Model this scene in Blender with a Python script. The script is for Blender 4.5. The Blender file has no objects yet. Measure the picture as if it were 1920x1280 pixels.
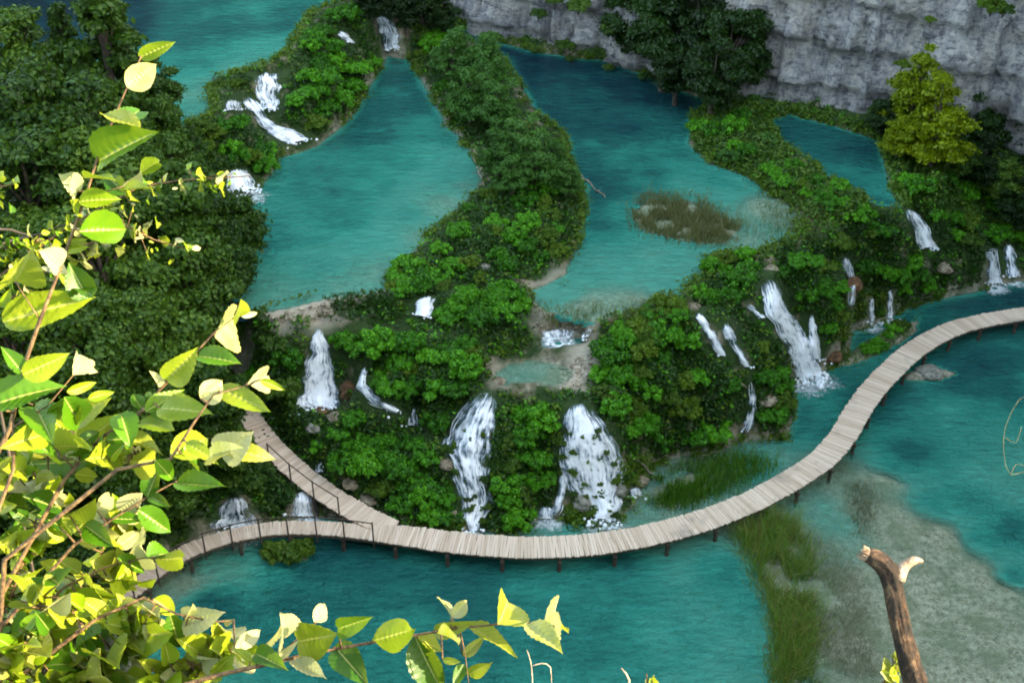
import bpy, math, random
import numpy as np
from mathutils import Vector, Matrix
random.seed(7); rng = np.random.default_rng(11)
S = bpy.context.scene; COL = S.collection
# ------------------------------------------------------------------ camera
F = 2318.0; CAMZ = 34.0; PITCH = math.radians(34)
sp, cp = math.sin(PITCH), math.cos(PITCH)
def rays(px, py):
    px = np.atleast_1d(np.asarray(px, float)); py = np.atleast_1d(np.asarray(py, float))
    u = (px-960)/F; v = (640-py)/F
    return np.stack([u, cp+v*sp, -sp+v*cp], 1)
def PZ(px, py, z):
    d = rays(px, py); t = (CAMZ-np.asarray(z, float))/(-d[:, 2])
    return np.array([0, 0, CAMZ])+d*t[:, None]
def near(px, py, dep):
    d = rays(px, py)[0]; return np.array([0, 0, CAMZ])+d*dep
cam = bpy.data.cameras.new("camera"); camo = bpy.data.objects.new("camera", cam); COL.objects.link(camo)
camo.location = (0, 0, CAMZ); camo.rotation_euler = (math.radians(90)-PITCH, 0, 0)
cam.lens = F/1920*36; cam.sensor_width = 36; cam.clip_start = .05; cam.clip_end = 2000
S.camera = camo
# ------------------------------------------------------------------ helpers
def link(o, parent=None):
    COL.objects.link(o)
    if parent is not None: o.parent = parent
    return o
def mesh_np(name, V, Q, mat=None, attrs=None, smooth=False, uv=None):
    """V (n,3), Q (m,k) -> mesh"""
    V = np.asarray(V, np.float32); Q = np.asarray(Q, np.int32); k = Q.shape[1]
    me = bpy.data.meshes.new(name)
    me.vertices.add(len(V)); me.vertices.foreach_set("co", V.ravel())
    me.loops.add(Q.size); me.loops.foreach_set("vertex_index", Q.ravel())
    me.polygons.add(len(Q)); me.polygons.foreach_set("loop_start", np.arange(0, Q.size, k, dtype=np.int32))
    me.polygons.foreach_set("loop_total", np.full(len(Q), k, np.int32))
    if smooth: me.polygons.foreach_set("use_smooth", np.ones(len(Q), bool))
    if uv is not None:
        l = me.uv_layers.new(name="UVMap"); l.data.foreach_set("uv", np.asarray(uv, np.float32)[Q.ravel()].ravel())
    for n, a in (attrs or {}).items():
        a = np.asarray(a, np.float32)
        at = me.attributes.new(n, 'FLOAT', 'POINT'); at.data.foreach_set("value", a)
    me.update(calc_edges=True); me.validate()
    if mat: me.materials.append(mat)
    return me
class MB:
    """collects loose geometry into one mesh"""
    def __init__(s): s.v = []; s.f = []
    def add(s, vs, fs):
        b = len(s.v); s.v += [tuple(map(float, p)) for p in vs]; s.f += [tuple(i+b for i in f) for f in fs]
    def box(s, c, ax, ay, az, h):
        c = np.array(c, float); ax, ay, az = [np.array(a, float) for a in (ax, ay, az)]
        vs = [c+ax*h[0]*i+ay*h[1]*j+az*h[2]*k for k in (-1, 1) for j in (-1, 1) for i in (-1, 1)]
        s.add(vs, [(0, 2, 3, 1), (4, 5, 7, 6), (0, 1, 5, 4), (2, 6, 7, 3), (0, 4, 6, 2), (1, 3, 7, 5)])
    def tube(s, pts, rads, n=7, jit=0):
        pts = [np.array(p, float) for p in pts]; b0 = []
        prev = None
        for i, p in enumerate(pts):
            t = pts[min(i+1, len(pts)-1)]-pts[max(i-1, 0)]; t = t/(np.linalg.norm(t)+1e-9)
            ref = np.array([0, 0, 1.]) if abs(t[2]) < .9 else np.array([1., 0, 0])
            a = np.cross(t, ref); a /= np.linalg.norm(a)
            if prev is not None:
                a = prev-t*np.dot(prev, t); a /= np.linalg.norm(a)
            prev = a; b = np.cross(t, a)
            for k in range(n):
                an = 2*math.pi*k/n; r = rads[i]*(1+random.uniform(-jit, jit))
                b0.append(p+(a*math.cos(an)+b*math.sin(an))*r)
        fs = []
        for i in range(len(pts)-1):
            for k in range(n):
                k2 = (k+1) % n; fs.append((i*n+k, i*n+k2, (i+1)*n+k2, (i+1)*n+k))
        fs.append(tuple(range(n))[::-1]); fs.append(tuple((len(pts)-1)*n+k for k in range(n)))
        s.add(b0, fs)
    def mesh(s, name, mat, smooth=False):
        me = bpy.data.meshes.new(name); me.from_pydata(s.v, [], s.f); me.update()
        if smooth: me.polygons.foreach_set("use_smooth", [True]*len(me.polygons))
        me.materials.append(mat); return me
    def build(s, name, mat, parent=None, smooth=False):
        return link(bpy.data.objects.new(name, s.mesh(name, mat, smooth)), parent)
def tag(o, label=None, cat=None, group=None, kind=None):
    if label: o['label'] = label
    if cat: o['category'] = cat
    if group: o['group'] = group
    if kind: o['kind'] = kind
    return o
def empty(name, loc=(0, 0, 0), rz=0, s=1):
    o = bpy.data.objects.new(name, None); COL.objects.link(o); o.location = loc; o.rotation_euler = (0, 0, rz)
    o.scale = (s, s, s) if np.isscalar(s) else s; o.empty_display_size = .2
    return o
def catmull(P, W=None, step=.5):
    P = np.asarray(P, float); out = []
    A = np.column_stack([P, W]) if W is not None else P
    A = np.vstack([2*A[0]-A[1], A, 2*A[-1]-A[-2]])
    for i in range(1, len(A)-2):
        n = max(2, int(np.linalg.norm(A[i+1, :2]-A[i, :2])/step))
        for t in np.linspace(0, 1, n, endpoint=False):
            a, b, c, d = A[i-1], A[i], A[i+1], A[i+2]
            out.append(.5*((2*b)+(c-a)*t+(2*a-5*b+4*c-d)*t*t+(3*b-a-3*c+d)*t**3))
    out.append(A[-2]); return np.array(out)
LAT = rng.random((8, 128, 128))
def vnoise(x, y, k=0):
    L = LAT[k % 8]; xi = np.floor(x).astype(int); yi = np.floor(y).astype(int)
    fx = x-xi; fy = y-yi; fx = fx*fx*(3-2*fx); fy = fy*fy*(3-2*fy)
    g = lambda a, b: L[a % 128, b % 128]
    return (g(xi, yi)*(1-fx)*(1-fy)+g(xi+1, yi)*fx*(1-fy)+g(xi, yi+1)*(1-fx)*fy+g(xi+1, yi+1)*fx*fy)*2-1
def fbm(x, y, o=4, k=0):
    s = 0; a = 1; t = 0
    for i in range(o):
        s = s+a*vnoise(x*2**i+i*17.3, y*2**i+i*9.1, k+i); t += a; a *= .5
    return s/t
def inpoly(x, y, poly):
    poly = np.asarray(poly, float); ins = np.zeros(np.shape(x), bool); n = len(poly)
    for i in range(n):
        x1, y1 = poly[i]; x2, y2 = poly[(i+1) % n]
        if y1 == y2: continue
        c = ((y1 > y) != (y2 > y)) & (x < (x2-x1)*(y-y1)/(y2-y1)+x1); ins ^= c
    return ins
def pdist(x, y, poly):
    poly = np.asarray(poly, float); d = np.full(np.shape(x), 1e9); n = len(poly)
    for i in range(n):
        a = poly[i]; b = poly[(i+1) % n]; ab = b-a; L = ab@ab+1e-12
        t = np.clip(((x-a[0])*ab[0]+(y-a[1])*ab[1])/L, 0, 1)
        d = np.minimum(d, np.hypot(x-a[0]-t*ab[0], y-a[1]-t*ab[1]))
    return d
# ------------------------------------------------------------------ materials
def M(name):
    m = bpy.data.materials.new(name); m.use_nodes = True; nt = m.node_tree; nt.nodes.clear(); return m, nt
def N(nt, t, **kw):
    n = nt.nodes.new(t)
    for k, v in kw.items():
        if k[0] == 'i' and k[1:].isdigit(): n.inputs[int(k[1:])].default_value = v
        else: setattr(n, k, v)
    return n
def ramp(nt, stops, src=None, interp='LINEAR'):
    r = nt.nodes.new('ShaderNodeValToRGB'); e = r.color_ramp.elements; r.color_ramp.interpolation = interp
    while len(e) < len(stops): e.new(.5)
    for el, (p, c) in zip(e, stops): el.position = p; el.color = (*c, 1) if len(c) == 3 else c
    if src is not None: nt.links.new(src, r.inputs[0])
    return r
def noise(nt, scale, detail=4, vec=None, rough=.55):
    n = N(nt, 'ShaderNodeTexNoise'); n.inputs['Scale'].default_value = scale; n.inputs['Detail'].default_value = detail
    n.inputs['Roughness'].default_value = rough
    if vec is not None: nt.links.new(vec, n.inputs['Vector'])
    return n
def math_(nt, op, a, b=None):
    n = N(nt, 'ShaderNodeMath', operation=op)
    for i, q in enumerate((a, b)):
        if q is None: continue
        if hasattr(q, 'links'): nt.links.new(q, n.inputs[i])
        else: n.inputs[i].default_value = q
    return n.outputs[0]
def mix(nt, f, a, b, blend='MIX'):
    n = N(nt, 'ShaderNodeMix', data_type='RGBA', blend_type=blend)
    for i, q in ((0, f), (6, a), (7, b)):
        if hasattr(q, 'links'): nt.links.new(q, n.inputs[i])
        else: n.inputs[i].default_value = q if i == 0 else (*q, 1)
    return n.outputs[2]
def geo(nt): return N(nt, 'ShaderNodeNewGeometry')
def attr(nt, n): return N(nt, 'ShaderNodeAttribute', attribute_name=n).outputs['Fac']
def out(nt, sh): nt.links.new(sh, N(nt, 'ShaderNodeOutputMaterial').inputs[0])
def bump(nt, h, st, dist):
    b = N(nt, 'ShaderNodeBump'); b.inputs['Strength'].default_value = st; b.inputs['Distance'].default_value = dist
    nt.links.new(h, b.inputs['Height']); return b.outputs[0]
def leafmat(name, cols, trans=.35, rough=.5, spec=.3, hv=.5):
    m, nt = M(name); g = geo(nt); oi = N(nt, 'ShaderNodeObjectInfo')
    n = noise(nt, 1.3, 2, g.outputs['Position'])
    a = math_(nt, 'MULTIPLY', g.outputs['Random Per Island'], .5)
    b = math_(nt, 'MULTIPLY', oi.outputs['Random'], .42)
    c = math_(nt, 'MULTIPLY', n.outputs[0], .3)
    f = math_(nt, 'ADD', math_(nt, 'ADD', a, b), math_(nt, 'SUBTRACT', c, .08))
    r = ramp(nt, [(i/(len(cols)-1), q) for i, q in enumerate(cols)], f)
    p = N(nt, 'ShaderNodeBsdfPrincipled'); nt.links.new(r.outputs[0], p.inputs['Base Color'])
    p.inputs['Roughness'].default_value = rough; p.inputs['Specular IOR Level'].default_value = spec
    t = N(nt, 'ShaderNodeBsdfTranslucent'); nt.links.new(mix(nt, .35, r.outputs[0], (.2, .35, .02)), t.inputs[0])
    s = N(nt, 'ShaderNodeMixShader'); s.inputs[0].default_value = trans
    nt.links.new(p.outputs[0], s.inputs[1]); nt.links.new(t.outputs[0], s.inputs[2]); out(nt, s.outputs[0]); return m
M_shrub = leafmat('shrub_leaf', [(.003, .03, .002), (.015, .125, .005), (.05, .28, .009), (.13, .48, .025)], .25)
M_olive = leafmat('olive_leaf', [(.02, .05, .004), (.05, .12, .008), (.09, .18, .012), (.15, .24, .02)], .28)
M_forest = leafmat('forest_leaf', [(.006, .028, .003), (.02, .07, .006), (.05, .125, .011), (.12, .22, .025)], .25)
M_deep = leafmat('shaded_undergrowth_leaf', [(.003, .018, .002), (.008, .04, .003), (.016, .07, .006), (.035, .11, .010)], .2)  # leaf colour darkened to paint the shade in gaps between shrubs
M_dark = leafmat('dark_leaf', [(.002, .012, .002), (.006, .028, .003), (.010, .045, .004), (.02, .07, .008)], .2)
M_yellow = leafmat('yellow_leaf', [(.05, .09, .003), (.12, .19, .004), (.2, .28, .006), (.28, .34, .01)], .35)
M_willow = leafmat('willow_leaf', [(.01, .06, .006), (.03, .13, .015), (.06, .19, .03), (.11, .26, .06)], .3)
M_reed = leafmat('reed_blade', [(.02, .09, .005), (.05, .19, .01), (.13, .28, .03), (.34, .24, .09)], .2)
M_reedbrown = leafmat('reed_brown', [(.03, .08, .01), (.08, .13, .03), (.2, .16, .08), (.08, .2, .03)], .2)
M_reedpale = leafmat('reed_pale', [(.06, .12, .03), (.16, .2, .1), (.28, .26, .17), (.12, .16, .05)], .2)
def barkmat(name, c1, c2, sc=30):
    m, nt = M(name); g = N(nt, 'ShaderNodeTexCoord').outputs['Object']
    n = noise(nt, sc, 6, g); r = ramp(nt, [(.35, c1), (.65, c2)], n.outputs[0])
    p = N(nt, 'ShaderNodeBsdfPrincipled'); p.inputs['Roughness'].default_value = .85
    nt.links.new(r.outputs[0], p.inputs['Base Color']); nt.links.new(bump(nt, n.outputs[0], .8, .01), p.inputs['Normal'])
    out(nt, p.outputs[0]); return m
M_bark = barkmat('bark', (.035, .025, .018), (.13, .10, .075), 8)
M_twig = barkmat('twig', (.05, .025, .012), (.20, .12, .05), 60)
M_vine = barkmat('vine', (.05, .06, .03), (.14, .16, .08), 60)
M_drytwig = barkmat('dry_twig', (.25, .22, .15), (.5, .45, .32), 60)
# ------------------------------------------------------------------ pools
POOLS = {
 'L0': (0.0, [(200,1180),(240,1092),(300,1062),(380,1008),(440,990),(520,978),(600,968),(660,975),(760,992),(860,1003),(960,998),(1010,972),(1060,974),(1140,982),(1190,950),(1212,905),(1218,870),(1290,850),(1360,832),(1400,826),(1470,816),(1490,780),(1480,720),(1545,700),(1580,668),(1590,620),(1640,606),(1690,580),(1760,562),(1840,538),(1910,530),(2000,515),(2200,480),(2500,700),(2400,1500),(1500,1600),(800,1480),(350,1400)]),
 'P1': (3.95, [(928,700),(950,684),(985,677),(1030,678),(1068,692),(1082,712),(1040,720),(985,714),(945,718)]),
 'P2': (4.3, [(1012,655),(1012,636),(1030,624),(1070,620),(1112,624),(1104,644),(1060,652),(1025,656)]),
 'P3': (5.2, [(990,545),(1060,512),(1078,460),(1098,400),(1096,350),(1066,300),(1058,260),(1010,210),(965,150),(950,110),(890,84),(830,50),(870,50),(940,80),(1000,95),(1150,118),(1230,150),(1330,192),(1305,215),(1288,270),(1330,305),(1400,330),(1450,365),(1510,405),(1500,450),(1430,478),(1380,478),(1335,490),(1310,530),(1285,556),(1200,578),(1150,592),(1100,606),(1050,596),(1005,575)]),
 'P6': (5.6, [(1440,222),(1480,212),(1560,236),(1650,262),(1660,320),(1690,392),(1640,385),(1560,335),(1500,292),(1455,262)]),
 'P4': (6.0, [(505,588),(560,578),(620,562),(718,545),(762,490),(815,440),(880,375),(905,335),(892,290),(835,235),(800,160),(772,112),(725,102),(695,160),(645,232),(600,275),(525,295),(490,350),(430,385),(400,450),(400,560),(440,600)]),
 'P5': (9.0, [(335,250),(400,215),(400,150),(440,138),(500,122),(545,100),(560,60),(590,20),(640,5),(720,-10),(760,-60),(-200,-60),(-200,80),(200,130),(300,190)]),
}
world = {k: PZ(*np.array(p, float).T, z)[:, :2] for k, (z, p) in POOLS.items()}
LV = {k: v[0] for k, v in POOLS.items()}
# jagged natural shorelines
for k in world:
    w = world[k]; q = []
    for i in range(len(w)):
        a, b = w[i], w[(i+1) % len(w)]; n = max(1, int(np.linalg.norm(b-a)/.8))
        for t in np.arange(n)/n: q.append(a+(b-a)*t)
    q = np.array(q); q[:, 0] += .30*fbm(q[:, 0]*.7, q[:, 1]*.7, 3, 1); q[:, 1] += .30*fbm(q[:, 0]*.7+50, q[:, 1]*.7, 3, 2)
    world[k] = q
fx = np.concatenate([np.linspace(-400, -60, 24)[:-1], np.arange(-60, -36, 1.), np.arange(-36, 34, .2), np.arange(34, 60, 1.), np.linspace(60, 400, 24)])
fy = np.concatenate([np.linspace(-300, 0, 24)[:-1], np.arange(0, 26, .6), np.arange(26, 90, .2), np.arange(90, 130, 1.), np.linspace(130, 500, 20)])
GX, GY = np.meshgrid(fx, fy)
def idw(x, y, pts, val, p=3.5):
    num = np.zeros(x.shape); den = np.zeros(x.shape)
    for (a, b), v in zip(pts, val):
        w = 1/((x-a)**2+(y-b)**2+.05)**(p/2); num += w*v; den += w
    return num/den
sp_, sv_ = [], []
for k, w in world.items():
    for q in w[::2]: sp_.append(q); sv_.append(LV[k]+.1)
CT = [(600,775,2.2),(560,790,2.4),(640,770,2.2),(700,765,2.4),(780,805,1.8),(840,835,1.8),(650,600,5.4),(560,603,5.6),(600,612,5.2),(520,620,5.2),(480,700,3.4),(450,750,3),(470,800,2.6),(520,840,2.2),(400,850,2.6),(300,1000,1.4),(330,900,2.2),(250,700,6),(100,700,8),(100,400,9),(250,500,7.5),(560,900,1.4),(450,920,1.6),(570,915,1.4),
 (700,640,5.2),(800,640,5),(690,690,4.6),(850,700,4.3),(900,740,3.8),(845,790,2.8),(800,700,4.3),(750,720,4),(760,850,1.6),(700,880,1.2),(800,940,.8),(930,742,3.7),
 (1000,732,3.8),(980,800,2.6),(1000,870,1.6),(980,930,.9),(1060,745,3.8),(1100,752,3.7),(1130,780,3.2),(1150,740,3.8),(1250,700,4),(1300,760,2.8),(1200,800,2.4),(1330,810,1.4),(1350,700,3.5),(1200,640,4.6),(1280,600,5),(1140,620,4.8),
 (1320,595,4.8),(1360,600,4.7),(1420,525,5.3),(1450,520,5.3),(1440,570,4.4),(1400,660,3.3),(1430,720,2.0),(1460,760,1),(1500,640,1.8),(1480,590,3.6),(1540,560,3.6),(1560,620,1.2),(1520,500,5.2),(1580,480,5.3),(1600,540,3.6),(1640,560,1.8),(1640,500,4.6),(1690,480,4.6),(1740,500,2.6),(1730,470,3.6),(1700,400,5.5),(1780,460,4),(1850,465,2.6),(1880,455,3),(1850,400,5.2),(1750,350,5.9),(1900,380,5.6),(1820,520,.8),
 (850,560,5.6),(800,560,5.6),(900,600,5.2),(960,600,5.2),(900,450,6.2),(1000,430,6),(950,350,6.4),(960,250,6.2),(880,170,6.3),(830,110,6.2),
 (600,150,8.4),(680,80,8.6),(640,190,7.4),(560,190,8),(500,150,8.4),(520,215,7.2),(450,250,7.8),(430,310,7),(740,30,8.6),(690,30,8.8),(620,40,8.8),(500,260,6.4),
 (1400,230,5.8),(1380,280,5.6),(1500,340,5.7),(1600,400,5.7),(1560,440,5.5)]
for a, b, c in CT:
    q = PZ(a, b, c)[0]; sp_.append(q[:2]); sv_.append(c)
for q in [(-45,50,16),(-30,30,10),(-50,90,20),(0,110,20),(-20,110,18),(60,60,10),(60,30,8)]: sp_.append(np.array(q[:2])); sv_.append(q[2])
H = idw(GX, GY, sp_, sv_)
nz = fbm(GX*.45, GY*.45, 4, 3); nz2 = fbm(GX*1.6, GY*1.6, 3, 5)
# canyon side on which the photographer stands, and the wooded slope on the left
shift = np.where(GX < -14, (-14-GX)*.75, 0)+np.where(GX > 30, (GX-30)*.4, 0)
near_h = np.interp(GY-shift, [-300,-60,0,1.5,5,10,15,20,24,27,30], [45,40,32.2,31,25,17,11,5,.6,-6,-30])
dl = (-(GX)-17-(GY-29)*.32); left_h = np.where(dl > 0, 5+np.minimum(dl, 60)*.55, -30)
nearsq = np.maximum(near_h, left_h)
far_h = np.interp(GY+GX*.15, [-300, 96, 135, 400], [-30, -30, 55, 60])  # unseen back slope, added to cut sky reflection on the lakes
H = np.maximum(np.maximum(H, nearsq), far_h)+np.where(np.maximum(nearsq, far_h) > H, 1.2*nz, 0)
sd = {k: pdist(GX, GY, w)*np.where(inpoly(GX, GY, w), 1, -1) for k, w in world.items()}
dland = np.full(GX.shape, 1e9)
for k in sd: dland = np.minimum(dland, -sd[k])
land = dland > 0
H = H+np.where(land, np.minimum(np.clip(dland, 0, 1.5)*.22, .3)+nz2*.16*np.clip(dland, 0, 1)+nz*.35*np.clip(dland/2, 0, 1), 0)
rim = {}
for k in sd:
    H = np.where((sd[k] <= 0) & (sd[k] > -.45) & (H < LV[k]+.07), LV[k]+.07+.05*nz2, H)
DC = {'L0': [(1700,850,1.5),(1850,700,1.9),(1900,1000,1.3),(1650,760,1.5),(1520,800,1.1),(1100,1150,1.25),(1300,1200,.95),(900,1150,1.4),(900,1260,1.2),(600,1120,1.4),(340,1085,.15),(390,1060,.35),(400,1130,1.7),(600,1040,2.0),(900,1060,1.6),(1150,1060,1.4),(1350,1070,1.0),(1000,990,.3),(1110,990,.3),(1180,960,.3),(1240,930,.2),(1330,880,.15),(1420,870,.4),(1700,600,1.4),(1850,560,2.4),(1570,700,1.0),(1700,1000,.03),(1720,1080,.03),(1700,1150,.025),(1640,960,.06),(1600,1100,.05),(1850,1160,.03),(1830,1080,.03),(1760,1010,.03),(1600,1200,.03),(1750,1250,.03),(1900,1240,.03),(1660,900,.1),(1500,1150,.06),(1450,1010,.06),(1890,1110,.06),(1840,1010,.9),(1750,940,.9),(1670,870,1.0),(1400,1130,.8),(1420,1200,.7),(1575,990,.28),(1530,955,.3),(1590,1030,.16),(1580,895,.15),(1800,930,1.1),(1900,1080,1.0)],  # greater depth by the boardwalk also paints its shadow on the water
 'P1': [(1000,690,.2),(960,700,.22),(1060,705,.1)], 'P2': [(1060,640,.5)],
 'P3': [(1050,130,2.9),(960,105,3.6),(1250,180,3.0),(1150,230,2.0),(1230,330,1.35),(1130,430,1.2),(1140,500,.5),(1250,530,.55),(1200,490,.5),(1290,340,.7),(1330,360,.5),(1180,400,.9),(1400,430,.25),(1100,575,.12),(1180,570,.15),(1450,390,.12),(1350,340,1.0),(1110,350,1.9),(1040,230,2.2),(1060,550,.5)],  # extra depth near the cliff also paints its dark reflection
 'P6': [(1550,270,2.0),(1620,345,1.2)],
 'P4': [(700,330,.95),(600,350,1.1),(560,545,.35),(640,535,.28),(600,500,.6),(750,180,1.5),(500,450,1.0),(700,240,1.5),(850,330,.7),(780,440,.3),(830,385,.25),(760,400,.7),(650,420,1.2),(700,510,.28),(800,240,.9),(870,350,.3),(720,450,.6)],
 'P5': [(100,20,4.5),(200,60,4),(400,60,1.4),(440,125,.4),(400,160,.35),(350,215,.5),(370,130,1.0),(540,90,.5),(500,100,.6),(540,40,1.4),(470,30,1.3)]}
DEP = np.zeros(GX.shape)
for k in sd:
    ins = sd[k] > 0
    pts = [PZ(a, b, LV[k])[0][:2] for a, b, c in DC[k]]; vals = [math.log(c) for a, b, c in DC[k]]
    d = np.exp(idw(GX[ins], GY[ins], pts, vals, 3))
    sl = {'L0': 2.2, 'P4': 2.5, 'P5': 2.0}.get(k, 4.0)
    d = np.minimum(d*(1+.35*nz[ins]+.12*nz2[ins]), .04+sd[k][ins]*sl)
    DEP[ins] = d; H[ins] = LV[k]-d
# low islands and banks standing in the pools: (level, polygon px, height)
ISL = [(5.2, [(1182,400),(1215,372),(1300,378),(1390,425),(1360,458),(1290,455),(1200,432)], -.04),
       (0, [(1560,690),(1600,655),(1660,615),(1725,597),(1720,625),(1660,660),(1600,685)], .32),
       (0, [(1690,700),(1745,682),(1800,700),(1760,716),(1700,716)], .16),
       (0, [(495,1030),(540,1018),(590,1030),(575,1050),(520,1052)], .2),
       (0, [(1225,915),(1300,885),(1330,900),(1330,935),(1260,955),(1225,945)], -.04),
       (0, [(1395,1000),(1440,985),(1475,1040),(1490,1130),(1500,1280),(1470,1280),(1450,1150),(1420,1060)], -.05)]
for z, pl, h in ISL:
    w = PZ(*np.array(pl, float).T, z)[:, :2]; ins = inpoly(GX, GY, w); d = pdist(GX, GY, w)
    H = np.where(ins, np.maximum(H, z-.1+np.minimum(d*.8, h+.1)+nz2*.08), H)
for pts_, z_ in (([(440,715,2.6),(455,755,2.3),(482,802,1.9),(522,850,1.5),(570,893,1.15),(620,930,.95),(675,962,.85),(720,982,.79)], 0),):
    a_ = PZ(*np.array(pts_).T); cl_ = catmull(a_, None, .3)
    for q in cl_:
        d_ = np.hypot(GX-q[0], GY-q[1]); H = np.where(d_ < 1.1, np.minimum(H, q[2]-.35+np.maximum(0, d_-.75)*1.5), H)
def height(x, y):
    ix = np.interp(x, fx, np.arange(len(fx))); iy = np.interp(y, fy, np.arange(len(fy)))
    i = np.clip(ix.astype(int), 0, len(fx)-2); j = np.clip(iy.astype(int), 0, len(fy)-2); u = ix-i; v = iy-j
    return H[j, i]*(1-u)*(1-v)+H[j, i+1]*u*(1-v)+H[j+1, i]*(1-u)*v+H[j+1, i+1]*u*v
def hit(px, py, floor=None):
    """where the sight line through a photograph point meets the ground (or the given level)"""
    d = rays(px, py); n = len(d); t = np.full(n, 20.); done = np.zeros(n, bool)
    for _ in range(420):
        p = np.array([0, 0, CAMZ])+d*t[:, None]; h = height(p[:, 0], p[:, 1])
        if floor is not None: h = np.maximum(h, floor)
        done |= p[:, 2] <= h; t = np.where(done, t, t+.25)
        if done.all(): break
    lo, hi = t-.25, t.copy()
    for _ in range(8):
        m = (lo+hi)/2; p = np.array([0, 0, CAMZ])+d*m[:, None]; h = height(p[:, 0], p[:, 1])
        if floor is not None: h = np.maximum(h, floor)
        b = p[:, 2] <= h; hi = np.where(b, m, hi); lo = np.where(b, lo, m)
    p = np.array([0, 0, CAMZ])+d*hi[:, None]; return p
def surf(px, py):
    """ground or water surface seen at a photograph point"""
    p = hit(px, py)
    for k, w in world.items():
        q = PZ(px, py, LV[k]); ins = inpoly(q[:, 0], q[:, 1], w) & (height(q[:, 0], q[:, 1]) < LV[k])
        nearer = ins & (q[:, 1] < p[:, 1]+1e-6); p[nearer] = q[nearer]
    return p
# terrain mesh ---------------------------------------------------------------
m, nt = M('terrain'); g = geo(nt); pos = g.outputs['Position']
n1 = noise(nt, .8, 6, pos); n2 = noise(nt, 4, 6, pos, .65); n3 = noise(nt, 18, 5, pos, .7)
tufa = ramp(nt, [(.3, (.10, .075, .045)), (.5, (.24, .19, .12)), (.7, (.42, .36, .26))], n2.outputs[0]).outputs[0]
moss = ramp(nt, [(.3, (.008, .022, .004)), (.6, (.025, .07, .008)), (.75, (.07, .10, .02))], n3.outputs[0]).outputs[0]
bed = ramp(nt, [(.38, (.10, .095, .05)), (.46, (.28, .25, .17)), (.54, (.46, .41, .31)), (.64, (.62, .55, .44))], math_(nt, 'ADD', math_(nt, 'MULTIPLY', n2.outputs[0], .5), math_(nt, 'MULTIPLY', n3.outputs[0], .5))).outputs[0]
bed = mix(nt, ramp(nt, [(.44, (0, 0, 0)), (.60, (.65, .65, .65))], n1.outputs[0]).outputs[0], bed, (.16, .17, .09))
mk = ramp(nt, [(.40, (0, 0, 0)), (.54, (1, 1, 1))], math_(nt, 'ADD', n1.outputs[0], math_(nt, 'MULTIPLY', attr(nt, 'inland'), .12))).outputs[0]
c = mix(nt, mk, tufa, moss); c = mix(nt, attr(nt, 'sand'), c, mix(nt, n2.outputs[0], (.35, .29, .2), (.6, .53, .42)))
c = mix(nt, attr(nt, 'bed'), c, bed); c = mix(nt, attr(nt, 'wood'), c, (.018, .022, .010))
p = N(nt, 'ShaderNodeBsdfPrincipled'); p.inputs['Roughness'].default_value = .9; nt.links.new(c, p.inputs['Base Color'])
nt.links.new(bump(nt, n2.outputs[0], .7, .25), p.inputs['Normal']); out(nt, p.outputs[0]); M_ter = m
ny, nx = GX.shape; idx = np.arange(nx*ny).reshape(ny, nx)
Q = np.stack([idx[:-1, :-1], idx[:-1, 1:], idx[1:, 1:], idx[1:, :-1]], -1).reshape(-1, 4)
sand = np.zeros(GX.shape)
for z, pl in [(6.0, [(500,600),(505,580),(560,570),(620,558),(725,534),(735,550),(650,580),(560,598)]), (3.95, [(925,720),(930,690),(950,690),(950,725)]), (3.95, [(1040,725),(1070,670),(1110,650),(1120,690),(1085,730)]),
              (5.2, [(985,560),(1000,540),(1065,505),(1070,520),(1010,575)]), (4.6, [(1000,620),(1010,600),(1110,600),(1115,625),(1060,622)])]:
    w = PZ(*np.array(pl, float).T, z)[:, :2]; d = pdist(GX, GY, w)*np.where(inpoly(GX, GY, w), 1, -1); sand = np.maximum(sand, np.clip(.5+d*1.2, 0, 1))
bedm = 1.0*(~land)
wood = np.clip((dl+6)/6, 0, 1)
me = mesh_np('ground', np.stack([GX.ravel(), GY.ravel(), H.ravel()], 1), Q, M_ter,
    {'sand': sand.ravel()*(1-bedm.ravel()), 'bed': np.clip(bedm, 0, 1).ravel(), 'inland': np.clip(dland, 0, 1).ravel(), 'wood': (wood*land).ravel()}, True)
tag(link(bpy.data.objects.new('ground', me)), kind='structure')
# water ------------------------------------------------------------------
m, nt = M('water'); g = geo(nt); pos = g.outputs['Position']; dep = attr(nt, 'depth')
mpw = N(nt, 'ShaderNodeMapping'); mpw.inputs['Scale'].default_value = (.7, 1.4, 1); mpw.inputs['Rotation'].default_value = (0, 0, -.6); nt.links.new(pos, mpw.inputs[0]); n1 = noise(nt, .38, 5, mpw.outputs[0], .6); n0 = noise(nt, 1.5, 6, mpw.outputs[0], .65)
d2 = math_(nt, 'MULTIPLY', dep, math_(nt, 'ADD', .1, math_(nt, 'ADD', math_(nt, 'MULTIPLY', n1.outputs[0], 1.1), math_(nt, 'MULTIPLY', n0.outputs[0], .7))))
r = ramp(nt, [(0, (.22, .44, .30)), (.07, (.035, .42, .31)), (.18, (.0, .265, .20)), (.30, (.0, .135, .115)), (.6, (.0, .052, .064)), (1, (.0, .02, .034))], math_(nt, 'DIVIDE', d2, 4.6))
mp = N(nt, 'ShaderNodeMapping'); mp.inputs['Scale'].default_value = (.75, 1.9, 1); mp.inputs['Rotation'].default_value = (0, 0, .5); nt.links.new(pos, mp.inputs[0])
w1 = noise(nt, 1.9, 3, mp.outputs[0], .6); w1.inputs['Distortion'].default_value = .6; w2 = noise(nt, 6, 3, pos)
hh = math_(nt, 'ADD', w1.outputs[0], math_(nt, 'MULTIPLY', w2.outputs[0], .35))
bn = bump(nt, hh, 1.0, .45)
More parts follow.
